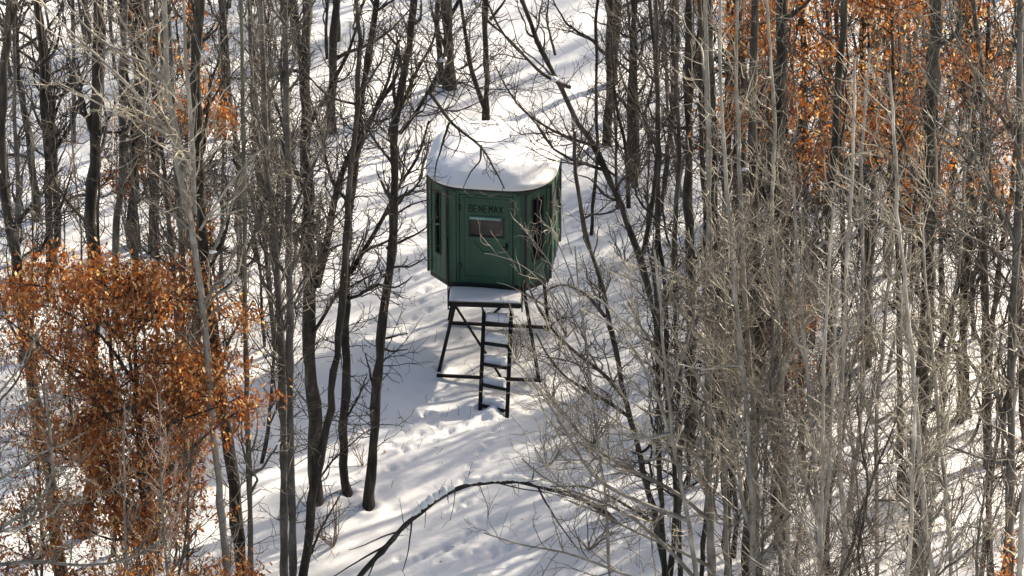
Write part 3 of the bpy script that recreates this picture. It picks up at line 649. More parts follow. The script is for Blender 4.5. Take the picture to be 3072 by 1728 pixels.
R_list = [
 ([(1990,1790),(1974,1505),(1964,1312),(1948,1120),(1942,800),(1935,500),(1930,100),(1925,-200)], (12,8), 'dark', 'dark trunk at the left front of the right thicket, with clear snow on its left'),
 ([(2012,1800),(2012,1441),(2000,1248),(1993,1024),(1975,700),(1960,300),(1955,-100)], (11,6), 'dark', 'thinner dark trunk second from the left in the right thicket'),
 ([(2041,1810),(2041,1248),(2032,1088),(2030,600),(2040,100),(2040,-200)], (11,7), 'dark', 'dark straight trunk third from the left in the right thicket'),
 ([(2064,1330),(2057,1056),(2057,800),(2050,400),(2045,-50)], (22,14), 'dark', 'broad dark trunk set back between the third and fourth trunks of the right thicket'),
 ([(2102,1790),(2102,1441),(2096,1200),(2085,800),(2080,300),(2075,-200)], (12,7), 'dark', 'dark trunk directly left of the pale rim lit trunk in the right thicket'),
 ([(2182,1800),(2184,1500),(2185,1248),(2180,800),(2175,400),(2170,-50)], (19,12), 'dark', 'broad dark trunk directly right of the pale rim lit trunk'),
 ([(2240,1800),(2242,1500),(2255,1100),(2262,800),(2258,300),(2250,-100)], (21,15), 'dark', 'broad dark trunk behind the pale forked tree in the right thicket'),
 ([(2340,1640),(2336,1200),(2335,900),(2340,500),(2345,0),(2345,-200)], (27,20), 'dark', 'massive dark trunk in the middle of the right thicket'),
 ([(2483,1770),(2483,1400),(2480,1000),(2490,600),(2500,200),(2505,-100)], (20,13), 'dark', 'dark trunk midway between the massive trunk and the widest trunk'),
 ([(2748,1880),(2746,1500),(2750,1100),(2770,800),(2790,500),(2800,100),(2800,-200)], (38,22), 'dark', 'widest dark trunk of all, in the right part of the thicket'),
 ([(2905,1250),(2900,1000),(2898,800),(2905,500),(2910,100),(2910,-200)], (15,11), 'dark', 'dark trunk right of the widest trunk with snow showing behind it'),
 ([(2977,1790),(2975,1500),(2968,1200),(2957,800),(2950,500),(2945,0),(2940,-200)], (14,9), 'dark', 'dark trunk near the right edge beside the grey barked trunk'),
 ([(2600,1100),(2590,800),(2580,500),(2575,100),(2570,-100)], (18,13), 'dark', 'dark trunk farther back below the rust leaves at the upper right'),
 ([(2420,900),(2418,600),(2410,300),(2405,-50)], (15,11), 'dark', 'dark trunk far back in the upper middle of the right thicket'),
 ([(2130,700),(2125,450),(2120,200),(2120,-50)], (13,10), 'dark', 'distant dark trunk at the top right behind bare reddish twigs'),
 ([(2205,640),(2210,350),(2215,-50)], (13,11), 'dark', 'distant dark trunk just left of the rust leaves at the top right'),
 ([(1905,560),(1900,300),(1895,-40)], (12,10), 'dark', 'distant dark trunk behind the leaning limbs above right of the blind'),
]
for px, rp_, kd, lb in R_list:
    bv = px[0][1]
    rp_ = (rp_[0] * .85, rp_[1] * .8); traced('bare_tree', px, rp_, kd, lb, Y=(None if bv < 1728 else -7.1 - (bv - 1728) / 90.), t_auto=(.18, .98), nl=.95, dens=.85)
traced('pale_tree', [(2131,1900),(2131,1728),(2118,1377),(2121,1184),(2140,960),(2131,800),(2128,400),(2120,0),(2115,-200)], (15,6), 'pale',
       'straight pale trunk with a sunlit right edge in the right thicket', Y=-9.2, limbs=[
       ([(2130,960),(2060,870),(1990,800),(1940,760)],5,-.5),([(2120,1300),(2060,1180),(2000,1080),(1930,1000),(1880,900)],7,-.6),([(2118,1380),(2040,1340),(1960,1320),(1880,1290),(1800,1230)],6,-.6),
       ([(2125,1560),(2040,1480),(1960,1440),(1870,1400),(1760,1330),(1700,1240),(1640,1180)],7,-.7),([(2131,1700),(2020,1640),(1900,1590),(1780,1530),(1700,1500)],6,-.6),
       ([(2121,1184),(2060,1080),(2000,960),(1940,900),(1890,850)],6,-.5),([(2140,960),(2200,800),(2230,640)],6,.4)], t_auto=(.2, .98), nl=1.3, dens=.9)
traced('pale_tree', [(2279,1900),(2278,1728),(2275,1505),(2269,1248),(2256,1056),(2243,864),(2240,600),(2230,300),(2225,0)], (12,5), 'pale',
       'pale forked tree with upswept branches near the bottom of the right thicket', Y=-9.6, limbs=[
       ([(2275,1640),(2240,1560),(2225,1480),(2215,1350),(2190,1200),(2170,1050)],7,-.5),([(2275,1640),(2330,1560),(2360,1480),(2360,1390),(2400,1300),(2450,1200)],7,-.5),
       ([(2269,1300),(2330,1180),(2370,1050),(2360,900)],6,-.4),([(2250,1100),(2200,1000),(2150,880),(2120,820)],5,-.4),([(2260,1200),(2320,1060),(2340,960),(2300,800)],5,.2)], t_auto=(.2, .98), nl=1.6, dens=.9)
traced('pale_tree', [(2622,1900),(2620,1728),(2621,1500),(2630,1270),(2643,1056),(2655,900),(2669,800),(2675,600)], (10,4), 'pale',
       'pale narrow tree standing in front of the widest dark trunk', Y=-9.4, limbs=[
       ([(2622,1270),(2560,1130),(2500,1020),(2460,940),(2430,880)],7,-.5),([(2630,1270),(2700,1220),(2790,1130)],6,-.4),([(2620,1600),(2560,1450),(2520,1350),(2480,1290)],6,-.5),
       ([(2621,1500),(2700,1505),(2790,1490),(2850,1450)],5,-.5),([(2640,1060),(2580,960),(2560,860)],5,-.3)], t_auto=(.2, .98), nl=1.8, dens=.9)
traced('pale_tree', [(3031,1880),(3031,1500),(3035,1100),(3048,800),(3055,700),(3060,440),(3065,0),(3066,-200)], (16,9), 'grey',
       'tall grey barked trunk close to the right edge with long pale limbs', Y=-9.0, limbs=[
       ([(3056,760),(3006,635),(2957,525),(2896,414),(2846,331),(2791,260),(2752,188)],6,-.5),([(3062,436),(2968,298),(2896,160),(2852,77),(2840,0)],6,-.5),
       ([(3050,820),(3023,784),(2950,730),(2879,696),(2800,680),(2747,663),(2670,624)],6,-.6),([(2957,550),(2890,470),(2820,410),(2730,325)],4.5,-.6),
       ([(3035,1210),(3000,1200),(2950,1140),(2900,1070),(2850,1000),(2780,960)],8,-.5),([(3031,1400),(2960,1380),(2900,1360),(2820,1330)],6,-.4),([(3060,500),(3020,300),(3000,100)],5,-.3),
       ([(3050,950),(3000,850),(2940,800),(2890,740)],5,-.4)], t_auto=(.3, .98), nl=.9, dens=1)

traced('pale_tree', [(2110,1960),(2090,1750),(2050,1500),(2010,1300),(1990,1100),(1970,900),(1960,750)], (10,4), 'pale',
       'pale tree whose long sunlit limbs sweep left over the arched branch', Y=-10.4, limbs=[
       ([(2088,1740),(1980,1620),(1884,1543),(1782,1498),(1628,1440),(1564,1376)],7,-.5),([(2060,1560),(1930,1510),(1850,1480),(1775,1434),(1743,1376),(1700,1290),(1647,1216),(1596,1127),(1532,1069)],7,-.5),
       ([(2010,1300),(1916,1325),(1840,1290),(1760,1200),(1700,1100)],5,-.3),([(2020,1340),(1974,1201),(1910,1060),(1820,960),(1760,930)],6,.3),([(2100,1860),(1960,1760),(1820,1700),(1680,1650),(1560,1640),(1450,1600)],6,-.5),
       ([(1990,1100),(1900,980),(1800,890),(1740,860)],5,-.3),([(2000,1200),(2060,1040),(2090,900)],5,.3)], t_auto=(.2, .95), nl=1.3, dens=.62, ll=(.7,1.6))
traced('pale_tree', [(1850,1960),(1830,1700),(1800,1450),(1765,1200),(1735,1000),(1720,850),(1712,740)], (6,2.5), 'pale',
       'thin twiggy tree whose yellowish twigs cross the lower right of the blind', Y=-9.2, limbs=[
       ([(1742,1040),(1690,920),(1620,840),(1560,790),(1500,765),(1450,760)],2.6,-.3),([(1750,1120),(1680,1000),(1600,900),(1540,860),(1490,850)],2.6,-.3),([(1735,980),(1690,860),(1640,770),(1590,700),(1540,650)],2.6,.2),
       ([(1722,860),(1690,760),(1650,690),(1600,640)],2.2,-.2),([(1765,1200),(1680,1120),(1600,1050),(1550,960),(1530,900)],2.6,.2),([(1715,760),(1690,660),(1680,580)],2.2,.2),([(1790,1380),(1700,1250),(1620,1180),(1560,1110)],3,-.3)],
       t_auto=(.3, .98), nl=.9, dens=.6, ll=(.3,.6), max_br=7)
traced('pale_tree', [(2480,2000),(2470,1800),(2450,1500),(2430,1250),(2420,1000),(2400,750),(2390,550)], (10,4), 'pale',
       'pale tree with tangled twigs left of the narrow pale tree', Y=-11, limbs=[([(2455,1560),(2400,1400),(2340,1280),(2300,1150)],6,-.3),([(2430,1300),(2500,1150),(2540,1000)],5,.2),([(2425,1100),(2360,950),(2330,800),(2310,650)],5,.2)],
       t_auto=(.15, .98), nl=2.6, dens=1.2)
traced('pale_tree', [(2860,2000),(2860,1800),(2850,1500),(2830,1250),(2810,1000),(2800,800),(2790,620)], (9,3.5), 'pale',
       'pale tree with curled twigs crossing the widest dark trunk', Y=-10.6, limbs=[([(2850,1500),(2780,1340),(2700,1260),(2640,1180)],6,-.3),([(2830,1300),(2920,1180),(2960,1080)],5,.2),([(2815,1100),(2740,980),(2700,880),(2640,800)],5,-.2)],
       t_auto=(.15, .98), nl=2.6, dens=1.2)
# --- rust leaved oaks
traced('oak_tree', [(470,1880),(455,1700),(430,1500),(415,1300),(405,1100),(395,930),(390,830)], (15,5), 'oak',
       'young oak densely covered in rust orange dead leaves, filling the lower left', Y=-9.0, limbs=[
       ([(440,1560),(360,1480),(260,1400),(150,1330),(60,1300)],7,-.4),([(425,1400),(330,1250),(220,1130),(90,1020),(10,960)],7,-.5),([(430,1480),(540,1380),(640,1290),(720,1230)],7,-.4),
       ([(412,1250),(520,1150),(620,1060),(700,1000)],6,.4),([(405,1150),(300,1000),(180,930),(60,900)],6,.3),([(400,1000),(480,920),(560,860),(600,840)],5,.3),([(395,950),(330,870),(260,820)],5,-.3),([(412,1250),(300,1150),(180,1080),(60,1050)],6,.2),([(400,1050),(280,930),(160,860),(40,850)],5,-.2),([(415,1320),(540,1260),(660,1220),(740,1180)],5,-.3),([(400,980),(520,900),(600,900),(680,960)],4,.2)],
       t_auto=(.10, .98), nl=6.5, leaf=27000, leaf_thr=-.46, leaf_obj=280, dens=.9, ll=(1.0, 2.3), leaf_t=(1.5, 9), cat='oak tree')
traced('oak_tree', [(150,1990),(140,1850),(110,1700),(80,1600),(60,1480)], (9,3), 'oak',
       'small rust leaved oak sapling at the bottom left corner', Y=-10.2, t_auto=(.2, .98), nl=4, leaf=1800, dens=.8, ll=(.4,1.1), cat='oak tree')
traced('oak_tree', [(440,2020),(430,1900),(420,1750),(410,1640)], (8,3), 'oak',
       'low rust leaved oak sapling in front of the big oak at the bottom edge', Y=-10.6, t_auto=(.2, .98), nl=5, leaf=3000, dens=.8, ll=(.6,1.3), cat='oak tree')
traced('oak_tree', [(600,1000),(598,700),(590,450),(585,200),(580,0)], (13,6), 'oak',
       'oak with scattered rust leaves behind the pale tree at the upper left', t_auto=(.3, .98), nl=2.6, leaf=3000, dens=.8, ll=(.6, 1.5), cat='oak tree')
traced('oak_tree', [(455,760),(458,560),(465,350),(470,60),(470,-100)], (13,8), 'oak',
       'oak with a few rust leaves beside the broad upper left trunk', t_auto=(.2, .98), nl=2, leaf=1700, dens=.8, ll=(.5, 1.3), cat='oak tree')
for (px, Y, lf, t0, lb) in [
    ([(2700,1500),(2700,900),(2690,500),(2680,100),(2675,-250)], -4.6, 5200, .5, 'rust leaved oak filling the top right in front of the widest trunk'),
    ([(2350,1350),(2360,900),(2350,500),(2340,150),(2340,-250)], -3.2, 3600, .5, 'dense rust leaved oak above the massive dark trunk at the top right'),
    ([(2960,1400),(2950,900),(2955,500),(2960,150),(2960,-250)], -3.8, 5600, .48, 'rust leaved oak behind the pale limbs at the top right corner'),
    ([(2530,1200),(2530,800),(2520,400),(2510,100),(2510,-250)], -1.6, 3200, .5, 'rust leaved oak set back in the middle of the leafy patch at the top right'),
    ([(2240,1000),(2235,700),(2230,400),(2225,100),(2225,-200)], -1.0, 2200, .5, 'oak with sparse rust leaves at the left end of the top right leafy patch'),
    ([(2830,1200),(2830,900),(2825,600),(2820,300),(2815,0),(2815,-250)], -7.0, 4600, .45, 'nearest rust leaved oak of the top right leafy patch, leaves hanging lowest')]:
    traced('oak_tree', px, (11,5), 'oak', lb, t_auto=(t0, .99), nl=4.5, leaf=lf, leaf_thr=-.12, leaf_spread=.15, dens=.7, ll=(.8, 2.3), cat='oak tree')
traced('oak_tree', [(2410,1420),(2400,1150),(2395,950)], (8,3), 'oak', 'small oak with dull brown leaves low in the middle of the right thicket', t_auto=(.3, .98), nl=4, leaf=1400, dens=.8, ll=(.5, 1.0), cat='oak tree')
traced('oak_tree', [(3020,1960),(3030,1800),(3040,1640)], (7,3), 'oak', 'little oak with bright rust leaves at the bottom right corner', Y=-10, t_auto=(.3, .98), nl=4, leaf=520, dens=.8, ll=(.3, .7), cat='oak tree')

# --- prototypes for the rest of the thicket; copies share their meshes
def copy_tree(o, loc, rz, s, label, group=None, tilt=(0, 0)):
    r = o.copy(); COL.objects.link(r); r.location = loc; r.rotation_euler = (tilt[0], tilt[1], rz); r.scale = (s, s, s)
    r['label'] = label
    if group: r['group'] = group
    for ch in o.children:
        c = ch.copy(); COL.objects.link(c); c.parent = r
    return r
def proto(name, kind, h, r, lean=0, **kw):
    pts = [(0, 0, 0)]; x = y = 0
    for i in range(1, 7):
        x += random.uniform(-.1, .1) + lean * h / 6; y += random.uniform(-.1, .1); pts.append((x, y, h * i / 6))
    return tree(name, np.array(pts, float), (r, r * .4), kind, world=False, **kw)
P_dark = [proto('bare_tree', 'dark', random.uniform(7.6, 8.8), random.uniform(.045, .08), t_auto=(.10, .95), nl=1.5, max_br=7, dens=.95) for _ in range(5)]
P_grey = [proto('bare_tree', 'grey', random.uniform(6.5, 8), random.uniform(.04, .06), t_auto=(.1, .98), nl=2.0, max_br=7, dens=1.05) for _ in range(3)]
P_pale = [proto('pale_tree', 'pale', random.uniform(9, 11.5), random.uniform(.035, .055), t_auto=(.25, .98), nl=2.2, max_br=10, dens=.62) for _ in range(5)]
P_red = [proto('pale_tree', 'red', random.uniform(8.5, 10), random.uniform(.03, .04), t_auto=(.25, .98), nl=2.6, max_br=8, dens=.75) for _ in range(2)]
P_thin = [proto('thin_tree', k, random.uniform(5, 7.5), random.uniform(.020, .032), lean=l_, t_auto=(.08, .98), nl=3.2, max_br=6, dens=.85, ll=(.6, 1.9), steep=True) for k, l_ in (('grey', 0), ('dark', -.05), ('dark', .03), ('red', -.07), ('dark', 0), ('grey', -.03))]
for o in P_thin: tag(o, 'x', 'tree')
P_sap = [proto('sapling', k, random.uniform(2.2, 3.6), .016, t_auto=(.1, .98), nl=3.5, max_br=5, ll=(.4, 1.1), sides=6) for k in ('grey', 'dark', 'red')]
def shrub(kind, h, ns):
    root = empty('shrub'); K = KINDS[kind]
    st = np.zeros((1, 2, 3)); st[0, 1, 2] = .05
    SP, SR = sprout(st, np.full((1, 2), .012), (ns,), 0, 1, (.1, .95), None, 1, .006, .012, .14, .06, 9, .4, lens=(h * .6, h))
    P2, R2 = sprout(SP, SR, 6.0, .2, 1, (.4, 1.0), (.25, .55), .65, .004, .008, .18, .04, 6, .45)
    P3, R3 = sprout(P2, R2, 6.0, .15, 1, (.4, 1.0), (.3, .6), .7, .003, .005, .2, .02, 4, .5)
    for i in range(ns):
        V, F = tubes(SP[i:i + 1], SR[i:i + 1], 4); link('stem', np_mesh('stem', V, F), M[K['twig']], root)
    V, F = join([tubes(P2, R2, 3), tubes(P3, R3, 3)]); tag(link('twigs', np_mesh('twigs', V, F), M[K['twig']], root), kind='stuff')
    return root
P_shrub = [shrub('grey', 1.2, 9), shrub('dark', .9, 8), shrub('red', 1.5, 7)]
for o in P_dark + P_grey + P_pale + P_red: tag(o, 'x', 'tree')
for o in P_sap: tag(o, 'x', 'sapling')
for o in P_shrub: tag(o, 'x', 'shrub')
used = set(); FILL = []
LAND = [(60,'the crooked left trunk',-7.2),(135,'the wavy dark left tree',-.6),(255,'the thick straight left trunk',-6),(350,'the kinked grey trunk',-1),(405,'the broad upper left trunk',1),
        (520,'the tall pale upper left tree',-9),(620,'the broad leaning left trunk',-7),(742,'the thin olive barked tree',-8.4),(840,'the leaning grey trunk',-7.6),(875,'the straight mottled trunk',-7.9),
        (1780,'the lone thin black sapling',3.5),(1815,'the above-roof trunk',7),(1900,'the dark tree leaning far left',-2.5),(1960,'the dark front right trunk',-7.5),
        (2057,'the broad set back trunk',-3.5),(2125,'the pale rim lit trunk',-9.2),(2182,'the broad middle trunk',-7.8),(2262,'the pale forked tree',-9.6),(2338,'the massive dark trunk',-6.5),
        (2483,'the dark trunk before the widest',-7.5),(2640,'the narrow pale tree',-9.4),(2770,'the widest dark trunk',-8.5),(2905,'the trunk beyond the widest one',-2.5),(2960,'the trunk beside the grey one',-7.6),(3050,'the tall grey right trunk',-9)]
def landmark(o, zc):
    p = np.array(o.location) + [0, 0, zc]; u = float(proj(p)[0]); y = o.location[1]
    k = min(range(len(LAND)), key=lambda i: abs(LAND[i][0] - u)); L = LAND[k]
    side = 'left of' if u < L[0] else 'right of'
    dy = y - L[2]
    dep = 'in front and ' if dy < -1 else ('' if dy < 1.2 else ('just behind and ' if dy < 5 else ('well behind and ' if dy < 11 else 'far behind and ')))
    return dep + side + ' ' + L[1]
def place(protos, x, y, label, group, s=1.0, tilt=(0, 0), rz=None):
    global FILL
    if label[:1] == '@': label = label[1:]; FILL.append([None, label])
    o = random.choice(protos); rz = random.uniform(0, 6.28) if rz is None else rz; z = float(gz(x, y)) - .05
    fresh = [p for p in protos if p.name not in used]
    if fresh:
        o = fresh[0]; used.add(o.name); o.location = (x, y, z); o.rotation_euler = (tilt[0], tilt[1], rz); o.scale = (s, s, s); o['label'] = label; o['group'] = group
    else: o = copy_tree(o, (x, y, z), rz, s, label, group, tilt)
    if FILL and FILL[-1][0] is None: FILL[-1][0] = o
    return o
def scatter(n, x0, x1, y0, y1, mind, avoid):
    out = []; tries = 0
    while len(out) < n and tries < 6000:
        tries += 1; x = random.uniform(x0, x1); y = random.uniform(y0, y1)
        if avoid(x, y) or any((x - a) ** 2 + (y - b) ** 2 < mind ** 2 for a, b in out): continue
        out.append((x, y))
    return out
def edge_r(y):   # left border of the right thicket, in metres
    return np.interp(y, [-22, -10, -7, -3, 0, 4, 9, 14], [2.9, 2.6, 2.5, 2.4, 2.1, 1.9, 1.9, 2.2])
def edge_l(y):
    return np.interp(y, [-22, -10, -7, -3, 0, 4, 9, 14], [-3.6, -3.5, -3.2, -3.1, -3.0, -2.9, -2.7, -2.4])
for x, y in scatter(30, 2, 9.6, -5, 13, .75, lambda x, y: x < edge_r(y)):
    place(P_dark + P_grey[:1], x, y, '@bare dark tree', 'bare dark trees in the right thicket', random.uniform(.8, 1.1))
for x, y in scatter(16, -9.6, -2, -4, 13, .9, lambda x, y: x > edge_l(y)):
    place(P_dark + P_grey, x, y, '@bare dark tree', 'bare trees in the left woods', random.uniform(.8, 1.1))
for x, y in scatter(17, 2.2, 9.4, -19, -8.5, .9, lambda x, y: x < edge_r(y) + .7):
    place(P_pale + P_red, x, y, '@pale twiggy tree', 'pale bare trees in front of the right thicket', random.uniform(.75, 1.05), tilt=(0, -random.uniform(-.05, .22)))
for x, y in scatter(20, 2.2, 9.4, -8, 6, .75, lambda x, y: x < edge_r(y) + .2):
    place(P_pale + P_red, x, y, '@fine twigged tree', 'pale bare trees inside the right thicket', random.uniform(.6, .8), tilt=(0, -random.uniform(-.06, .2)))
for x, y in scatter(4, -9.2, -3.8, -17, -10, 1.4, lambda x, y: x > -3.9):
    place(P_pale + P_red, x, y, '@pale twiggy tree', 'pale bare trees in front of the left woods', random.uniform(.5, .8))
for x, y in scatter(13, -9.2, -3.0, -7, 7, .9, lambda x, y: x > edge_l(y) - .3):
    place(P_red + P_grey + P_dark[:2], x, y, '@slim hazy tree', 'slim bare trees in the left woods', random.uniform(.7, .95))
for x, y in scatter(58, 1.9, 9.6, -15, 9, .42, lambda x, y: x < edge_r(y) + .1):
    place(P_thin, x, y, '@thin stemmed tree', 'thin trees in the right thicket', random.uniform(.8, 1.15), tilt=(random.uniform(-.08, .08), -random.uniform(-.06, .24)))
for x, y in scatter(42, -9.6, -2.3, -12, 12, .5, lambda x, y: x > edge_l(y) - (.5 if y < -6 else 0)):
    place(P_thin, x, y, '@thin stemmed tree', 'thin trees in the left woods', random.uniform(.7, 1.1), tilt=(random.uniform(-.06, .06), random.uniform(-.12, .12)))
for x, y in scatter(16, 1.5, 9.4, -9, 6, .6, lambda x, y: x < edge_r(y) - .6):
    place(P_sap, x, y, '@thin bare sapling', 'saplings in the right undergrowth', random.uniform(.7, 1.1))
for x, y in scatter(10, -9.2, -2.9, -9, 8, .7, lambda x, y: x > edge_l(y) + .2):
    place(P_sap, x, y, '@thin bare sapling', 'saplings in the left undergrowth', random.uniform(.7, 1.1))
for (u, v, s, lb) in [(1548, 1085, .8, 'bare twiggy shrub growing right beside the ladder under the blind'), (1655, 1190, .9, 'bare shrub in the snow to the right of the ladder foot'),
                      (1700, 1010, .9, 'bare twiggy shrub just right of the stand legs'), (1780, 1330, 1.1, 'grey shrub at the edge of the right thicket above the arched branch'),
                      (1640, 1400, .7, 'low shrub just behind the arched branch'), (1765, 1650, .9, 'bare shrub on the snow below the right end of the arched branch'),
                      (1000, 1640, 1.0, 'bare shrub left of the arched branch at the bottom'),
                      (1090, 1400, .55, 'tiny shrub beside the foot of the nearest left tree'), (1800, 900, .9, 'bare shrub beside the thin black sapling')]:
    p = onground(u, v); place(P_shrub, p[0], p[1], lb, 'bare shrubs around the clearing', s)
for x, y in scatter(22, 2.0, 9.4, -10, 6, .5, lambda x, y: False):
    place(P_shrub, x, y, '@low bare shrub', 'low shrubs in the right thicket', random.uniform(.8, 1.3))
for x, y in scatter(12, -9.2, -3.2, -10, 6, .5, lambda x, y: False):
    place(P_shrub, x, y, '@low bare shrub', 'low shrubs in the left woods', random.uniform(.8, 1.2))
# unseen trees added beyond the view to filter the low sun
for x, y in scatter(72, -4, 42, 13, 46, 1.4, lambda x, y: abs(y - x * .78 - 6) > 13):
    place(P_dark, x, y, 'bare forest tree farther back in the woods beyond the clearing', 'unseen sun filtering trees farther back', random.uniform(1.6, 1.9))
for x, y in scatter(4, 12, 30, 4, 14, 1.6, lambda x, y: False):
    place(P_dark, x, y, 'bare forest tree in the woods to the right', 'unseen sun filtering trees farther right', random.uniform(.9, 1.1))

# --- arched fallen branch with its ridge of snow
arch_px = [(1060,1760),(1080,1728),(1135,1663),(1168,1634),(1204,1583),(1255,1543),(1284,1513),(1328,1488),(1375,1462),(1419,1450),(1474,1448),(1521,1442),(1568,1446),(1601,1455),(1656,1470),(1711,1481),(1783,1517),(1820,1539),(1850,1562)]
ys = np.linspace(-7.6, float(onground(1850, 1562)[1]), len(arch_px))
ap = np.array([at(u, v, y) for (u, v), y in zip(arch_px, ys)]); ap[-1, 2] -= .05
ap[0] = [ap[0][0] - .25, ap[0][1], gz(ap[0][0], ap[0][1]) - .1] if ap[0][2] < .6 else ap[0]
root = empty('arched_branch', ap[-1]); tag(root, 'dark dead branch arching over the snow at the bottom of the clearing', 'branch')
m = 44; AP = polyline(ap, m); AR = np.interp(np.linspace(0, 1, m), [0, .12, .35, .6, 1], [.022, .036, .038, .030, .046]) * (1 + .14 * rng.normal(0, 1, m))
V, F = tubes((AP - ap[-1])[None], (AR[:, None] * (1 + .1 * rng.normal(0, 1, (m, 8))))[None], 8); link('main_stem', np_mesh('main_stem', V, F), M['dark'], root)
for pl, r0, dy in [([(1170,1630),(1120,1655),(1060,1690),(1000,1728)],.018,-.1), ([(1204,1583),(1150,1600),(1100,1625),(1050,1640)],.014,-.2), ([(1232,1565),(1228,1610),(1222,1670),(1205,1725)],.014,-.2),
                   ([(1336,1485),(1336,1500),(1337,1512)],.010,0), ([(1365,1468),(1362,1510),(1350,1560)],.008,-.1), ([(1601,1455),(1610,1420),(1608,1400)],.016,0), ([(1615,1458),(1630,1490),(1660,1540),(1700,1600),(1740,1650)],.016,-.3),
                   ([(1135,1663),(1110,1728),(1095,1760)],.014,-.1), ([(1440,1450),(1450,1480),(1470,1520),(1465,1580)],.007,-.1), ([(1278,1520),(1278,1550),(1276,1580)],.008,0), ([(1480,1448),(1560,1470),(1640,1478),(1720,1500)],.012,.2)]:
    j = int(np.argmin(np.hypot(*(proj(AP) - np.array(pl[0])).T))); y0 = AP[j, 1]
    bp = polyline([at(u, v, y0 + dy * i / (len(pl) - 1)) for i, (u, v) in enumerate(pl)], 10, .006); bp = bp + (AP[j] - bp[0]); bp[:, 2] = np.maximum(bp[:, 2], gz(bp[:, 0], bp[:, 1]) + .01)
    V, F = tubes((bp - ap[-1])[None], (r0 * np.linspace(1, .4, 10))[None], 5); link('side_branch', np_mesh('side_branch', V, F), M['dark'], root)
P2, R2 = sprout(AP[None] - ap[-1], AR[None], 3.0, .1, .95, (.7, 1.4), None, .3, .004, .007, .15, 0, 6, .4, lens=(.15, .6)); P3, R3 = sprout(P2, R2, 5.0, .2, 1, (.5, 1.1), (.3, .6), .7, .003, .004, .2, 0, 4)
V, F = join([tubes(P2, R2, 3), tubes(P3, R3, 3)]); tag(link('twigs', np_mesh('twigs', V, F), M['twig_dark'], root), kind='stuff')
for (t0, t1, lb) in ((.30, .46, 'ridge of snow on the rising left part of the arched dead branch'), (.47, .78, 'longer ridge of snow on the top of the arched dead branch')):
    i0, i1 = int(t0 * m), int(t1 * m); c = polyline(AP[i0:i1], 40); rr_ = np.interp(np.linspace(0, 1, 40), [0, .08, .5, .92, 1], [.012, .042, .05, .042, .012]) * (1 + .2 * rng.normal(0, 1, 40)); c[:, 2] += .045 + rr_ * .45
    V, F = tubes(c[None], rr_[None], 8); V = V.reshape(40, 8, 3); V = c[:, None] + (V - c[:, None]) * np.array([1, .9, 1.15]); tag(link('snow_ridge', np_mesh('snow_ridge', V.reshape(-1, 3), F), M['snow']), lb, 'snow', 'snow on the arched branch')

# --- dry stems poking out of the snow
ns = 420; sx = np.concatenate([rng.uniform(-2.6, 2.4, 200), rng.uniform(1.4, 5, 220)]); sy = rng.uniform(-7.6, 6, ns); base_ = np.stack([sx, sy, gz(sx, sy) - .02], -1)
D = rng.normal(0, .35, (ns, 3)); D[:, 2] = 1; SP = np.zeros((ns, 4, 3)); SP[:, 0] = base_; Ls = rng.uniform(.05, .28, ns)
for i in range(1, 4): D += rng.normal(0, .2, (ns, 3)); SP[:, i] = SP[:, i - 1] + D / np.linalg.norm(D, axis=1, keepdims=True) * (Ls / 3)[:, None]
V, F = tubes(SP, np.full((ns, 4), .0035), 3); tag(link('dry_stems', np_mesh('dry_stems', V, F), M['twig_dark']), 'thin dry plant stems poking out of the snow in the clearing', 'dry stems', kind='stuff')

lx = rng.uniform(-8.5, 8.5, 420); ly = rng.uniform(-8, 12, 420); V, F = leaves(np.stack([lx * 0, lx * 0, lx * 0], -1), size=(.03, .07), spread=0)
V = V.reshape(420, -1, 3); V[..., 2] = V[..., 2] * .25; V[..., 0] *= 1.4; V = V + np.stack([lx, ly, gz(lx, ly) + .018], -1)[:, None]
me = np_mesh('leaf_litter', V.reshape(-1, 3), F, False); me.materials.append(M['leaf']); tag(link('leaf_litter', me), 'scattered fallen leaf bits lying on the snow', 'leaf litter', kind='stuff')

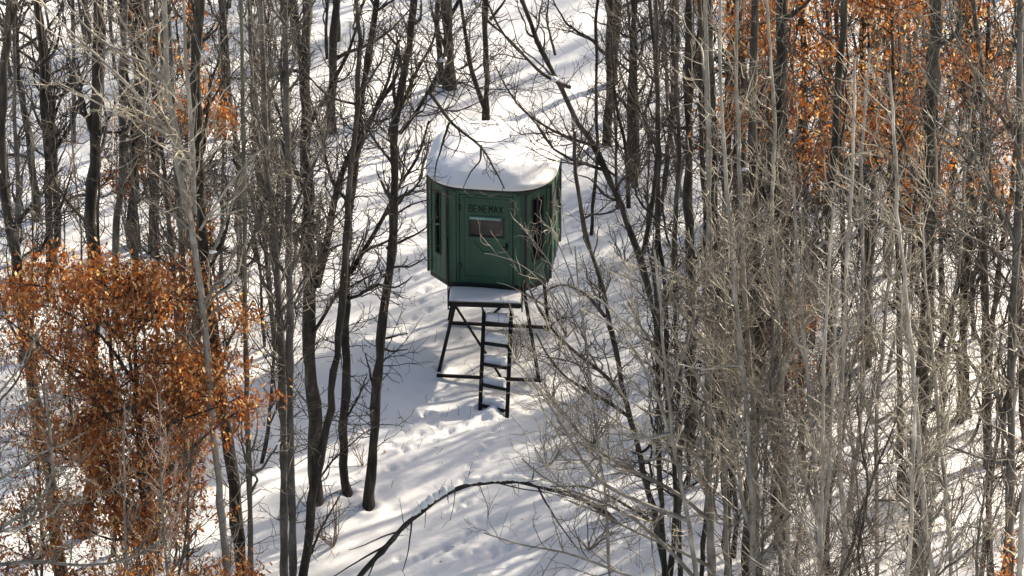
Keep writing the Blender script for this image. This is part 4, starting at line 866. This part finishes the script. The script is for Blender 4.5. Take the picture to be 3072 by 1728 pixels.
# --- clumps of snow caught on branches
allp = np.concatenate([s[0] for s in SPOTS]); allq = proj(allp)
CL = [((912,346),.13,'white snow clump on a branch left of the leaning slender tree'), ((30,540),.11,'snow clump on the crooked trunk at the far left edge'), ((256,668),.10,'snow clump caught low on the thick straight trunk at left'),
      ((423,555),.07,'small snow clump beside the broad dark trunk at upper left'), ((1700,238),.10,'long snow clump in the fork above the blind roof'), ((1660,232),.09,'snow clump left of the fork above the blind roof'), ((2802,1252),.06,'small snow clump in the twigs right of the widest trunk'),
      ((2898,1640),.10,'snow clump low in the twigs near the bottom right'), ((2660,1400),.11,'long snow clump in front of the widest trunk'), ((2707,1371),.07,'snow blob above the long clump by the widest trunk'), ((513,1500),.07,'small snow clump under the rust leaved oak'),
      ((871,1350),.06,'snow clump stuck on the side of the light grey trunk'), ((1342,203),.08,'snow clump on the stout trunk above the blind'), ((2250,520),.06,'snow clump high in the right thicket'), ((640,760),.06,'snow clump between twigs at middle left'), ((1110,550),.06,'snow clump between the two dark trees left of the blind')]
sph = []
for (uv, r0, lb) in CL:
    j = int(np.argmin(np.hypot(*(allq - np.array(uv)).T))); p = allp[j]
    n1, n2 = 12, 8; th_, ph_ = np.meshgrid(np.linspace(0, 2 * pi, n1, endpoint=False), np.linspace(.05, pi - .05, n2))
    r0 *= .62; X = np.stack([np.cos(th_) * np.sin(ph_) * 1.6, np.sin(th_) * np.sin(ph_) * .8, np.cos(ph_) * .7], -1) * r0 * .8; X *= (1 + .25 * rng.normal(0, 1, X.shape[:2])[..., None] * .6)
    X[..., 2] = np.maximum(X[..., 2] * 1.25, -r0 * .5)
    i = np.arange(n1 * n2).reshape(n2, n1); F = np.stack([i[:-1], i[1:], np.roll(i[1:], -1, 1), np.roll(i[:-1], -1, 1)], -1).reshape(-1, 4)
    o = link('snow_clump', np_mesh('snow_clump', X.reshape(-1, 3), F), M['snow']); o.location = p + [0, 0, r0 * .22]; o.rotation_euler = (0, rng.normal(0, .2), rng.uniform(-.5, .5)); tag(o, lb, 'snow clump', 'snow clumps caught on branches')

# --- the look-alike trees and shrubs: say of each beside which trunk it stands
seen = {}
for o, kind in FILL:
    zc = 3.0 if 'tree' in kind else .4
    seen.setdefault(kind + ' ' + landmark(o, zc), []).append(o)
ORD = ['nearest', 'second nearest', 'third nearest', 'fourth nearest', 'fifth nearest', 'sixth nearest', 'seventh nearest', 'eighth nearest', 'ninth nearest', 'tenth nearest', 'eleventh nearest', 'twelfth nearest']
for lb, os_ in seen.items():
    os_.sort(key=lambda o: o.location[1])
    for i, o in enumerate(os_):
        o['label'] = lb if len(os_) == 1 else ORD[min(i, 11)] + ' ' + lb
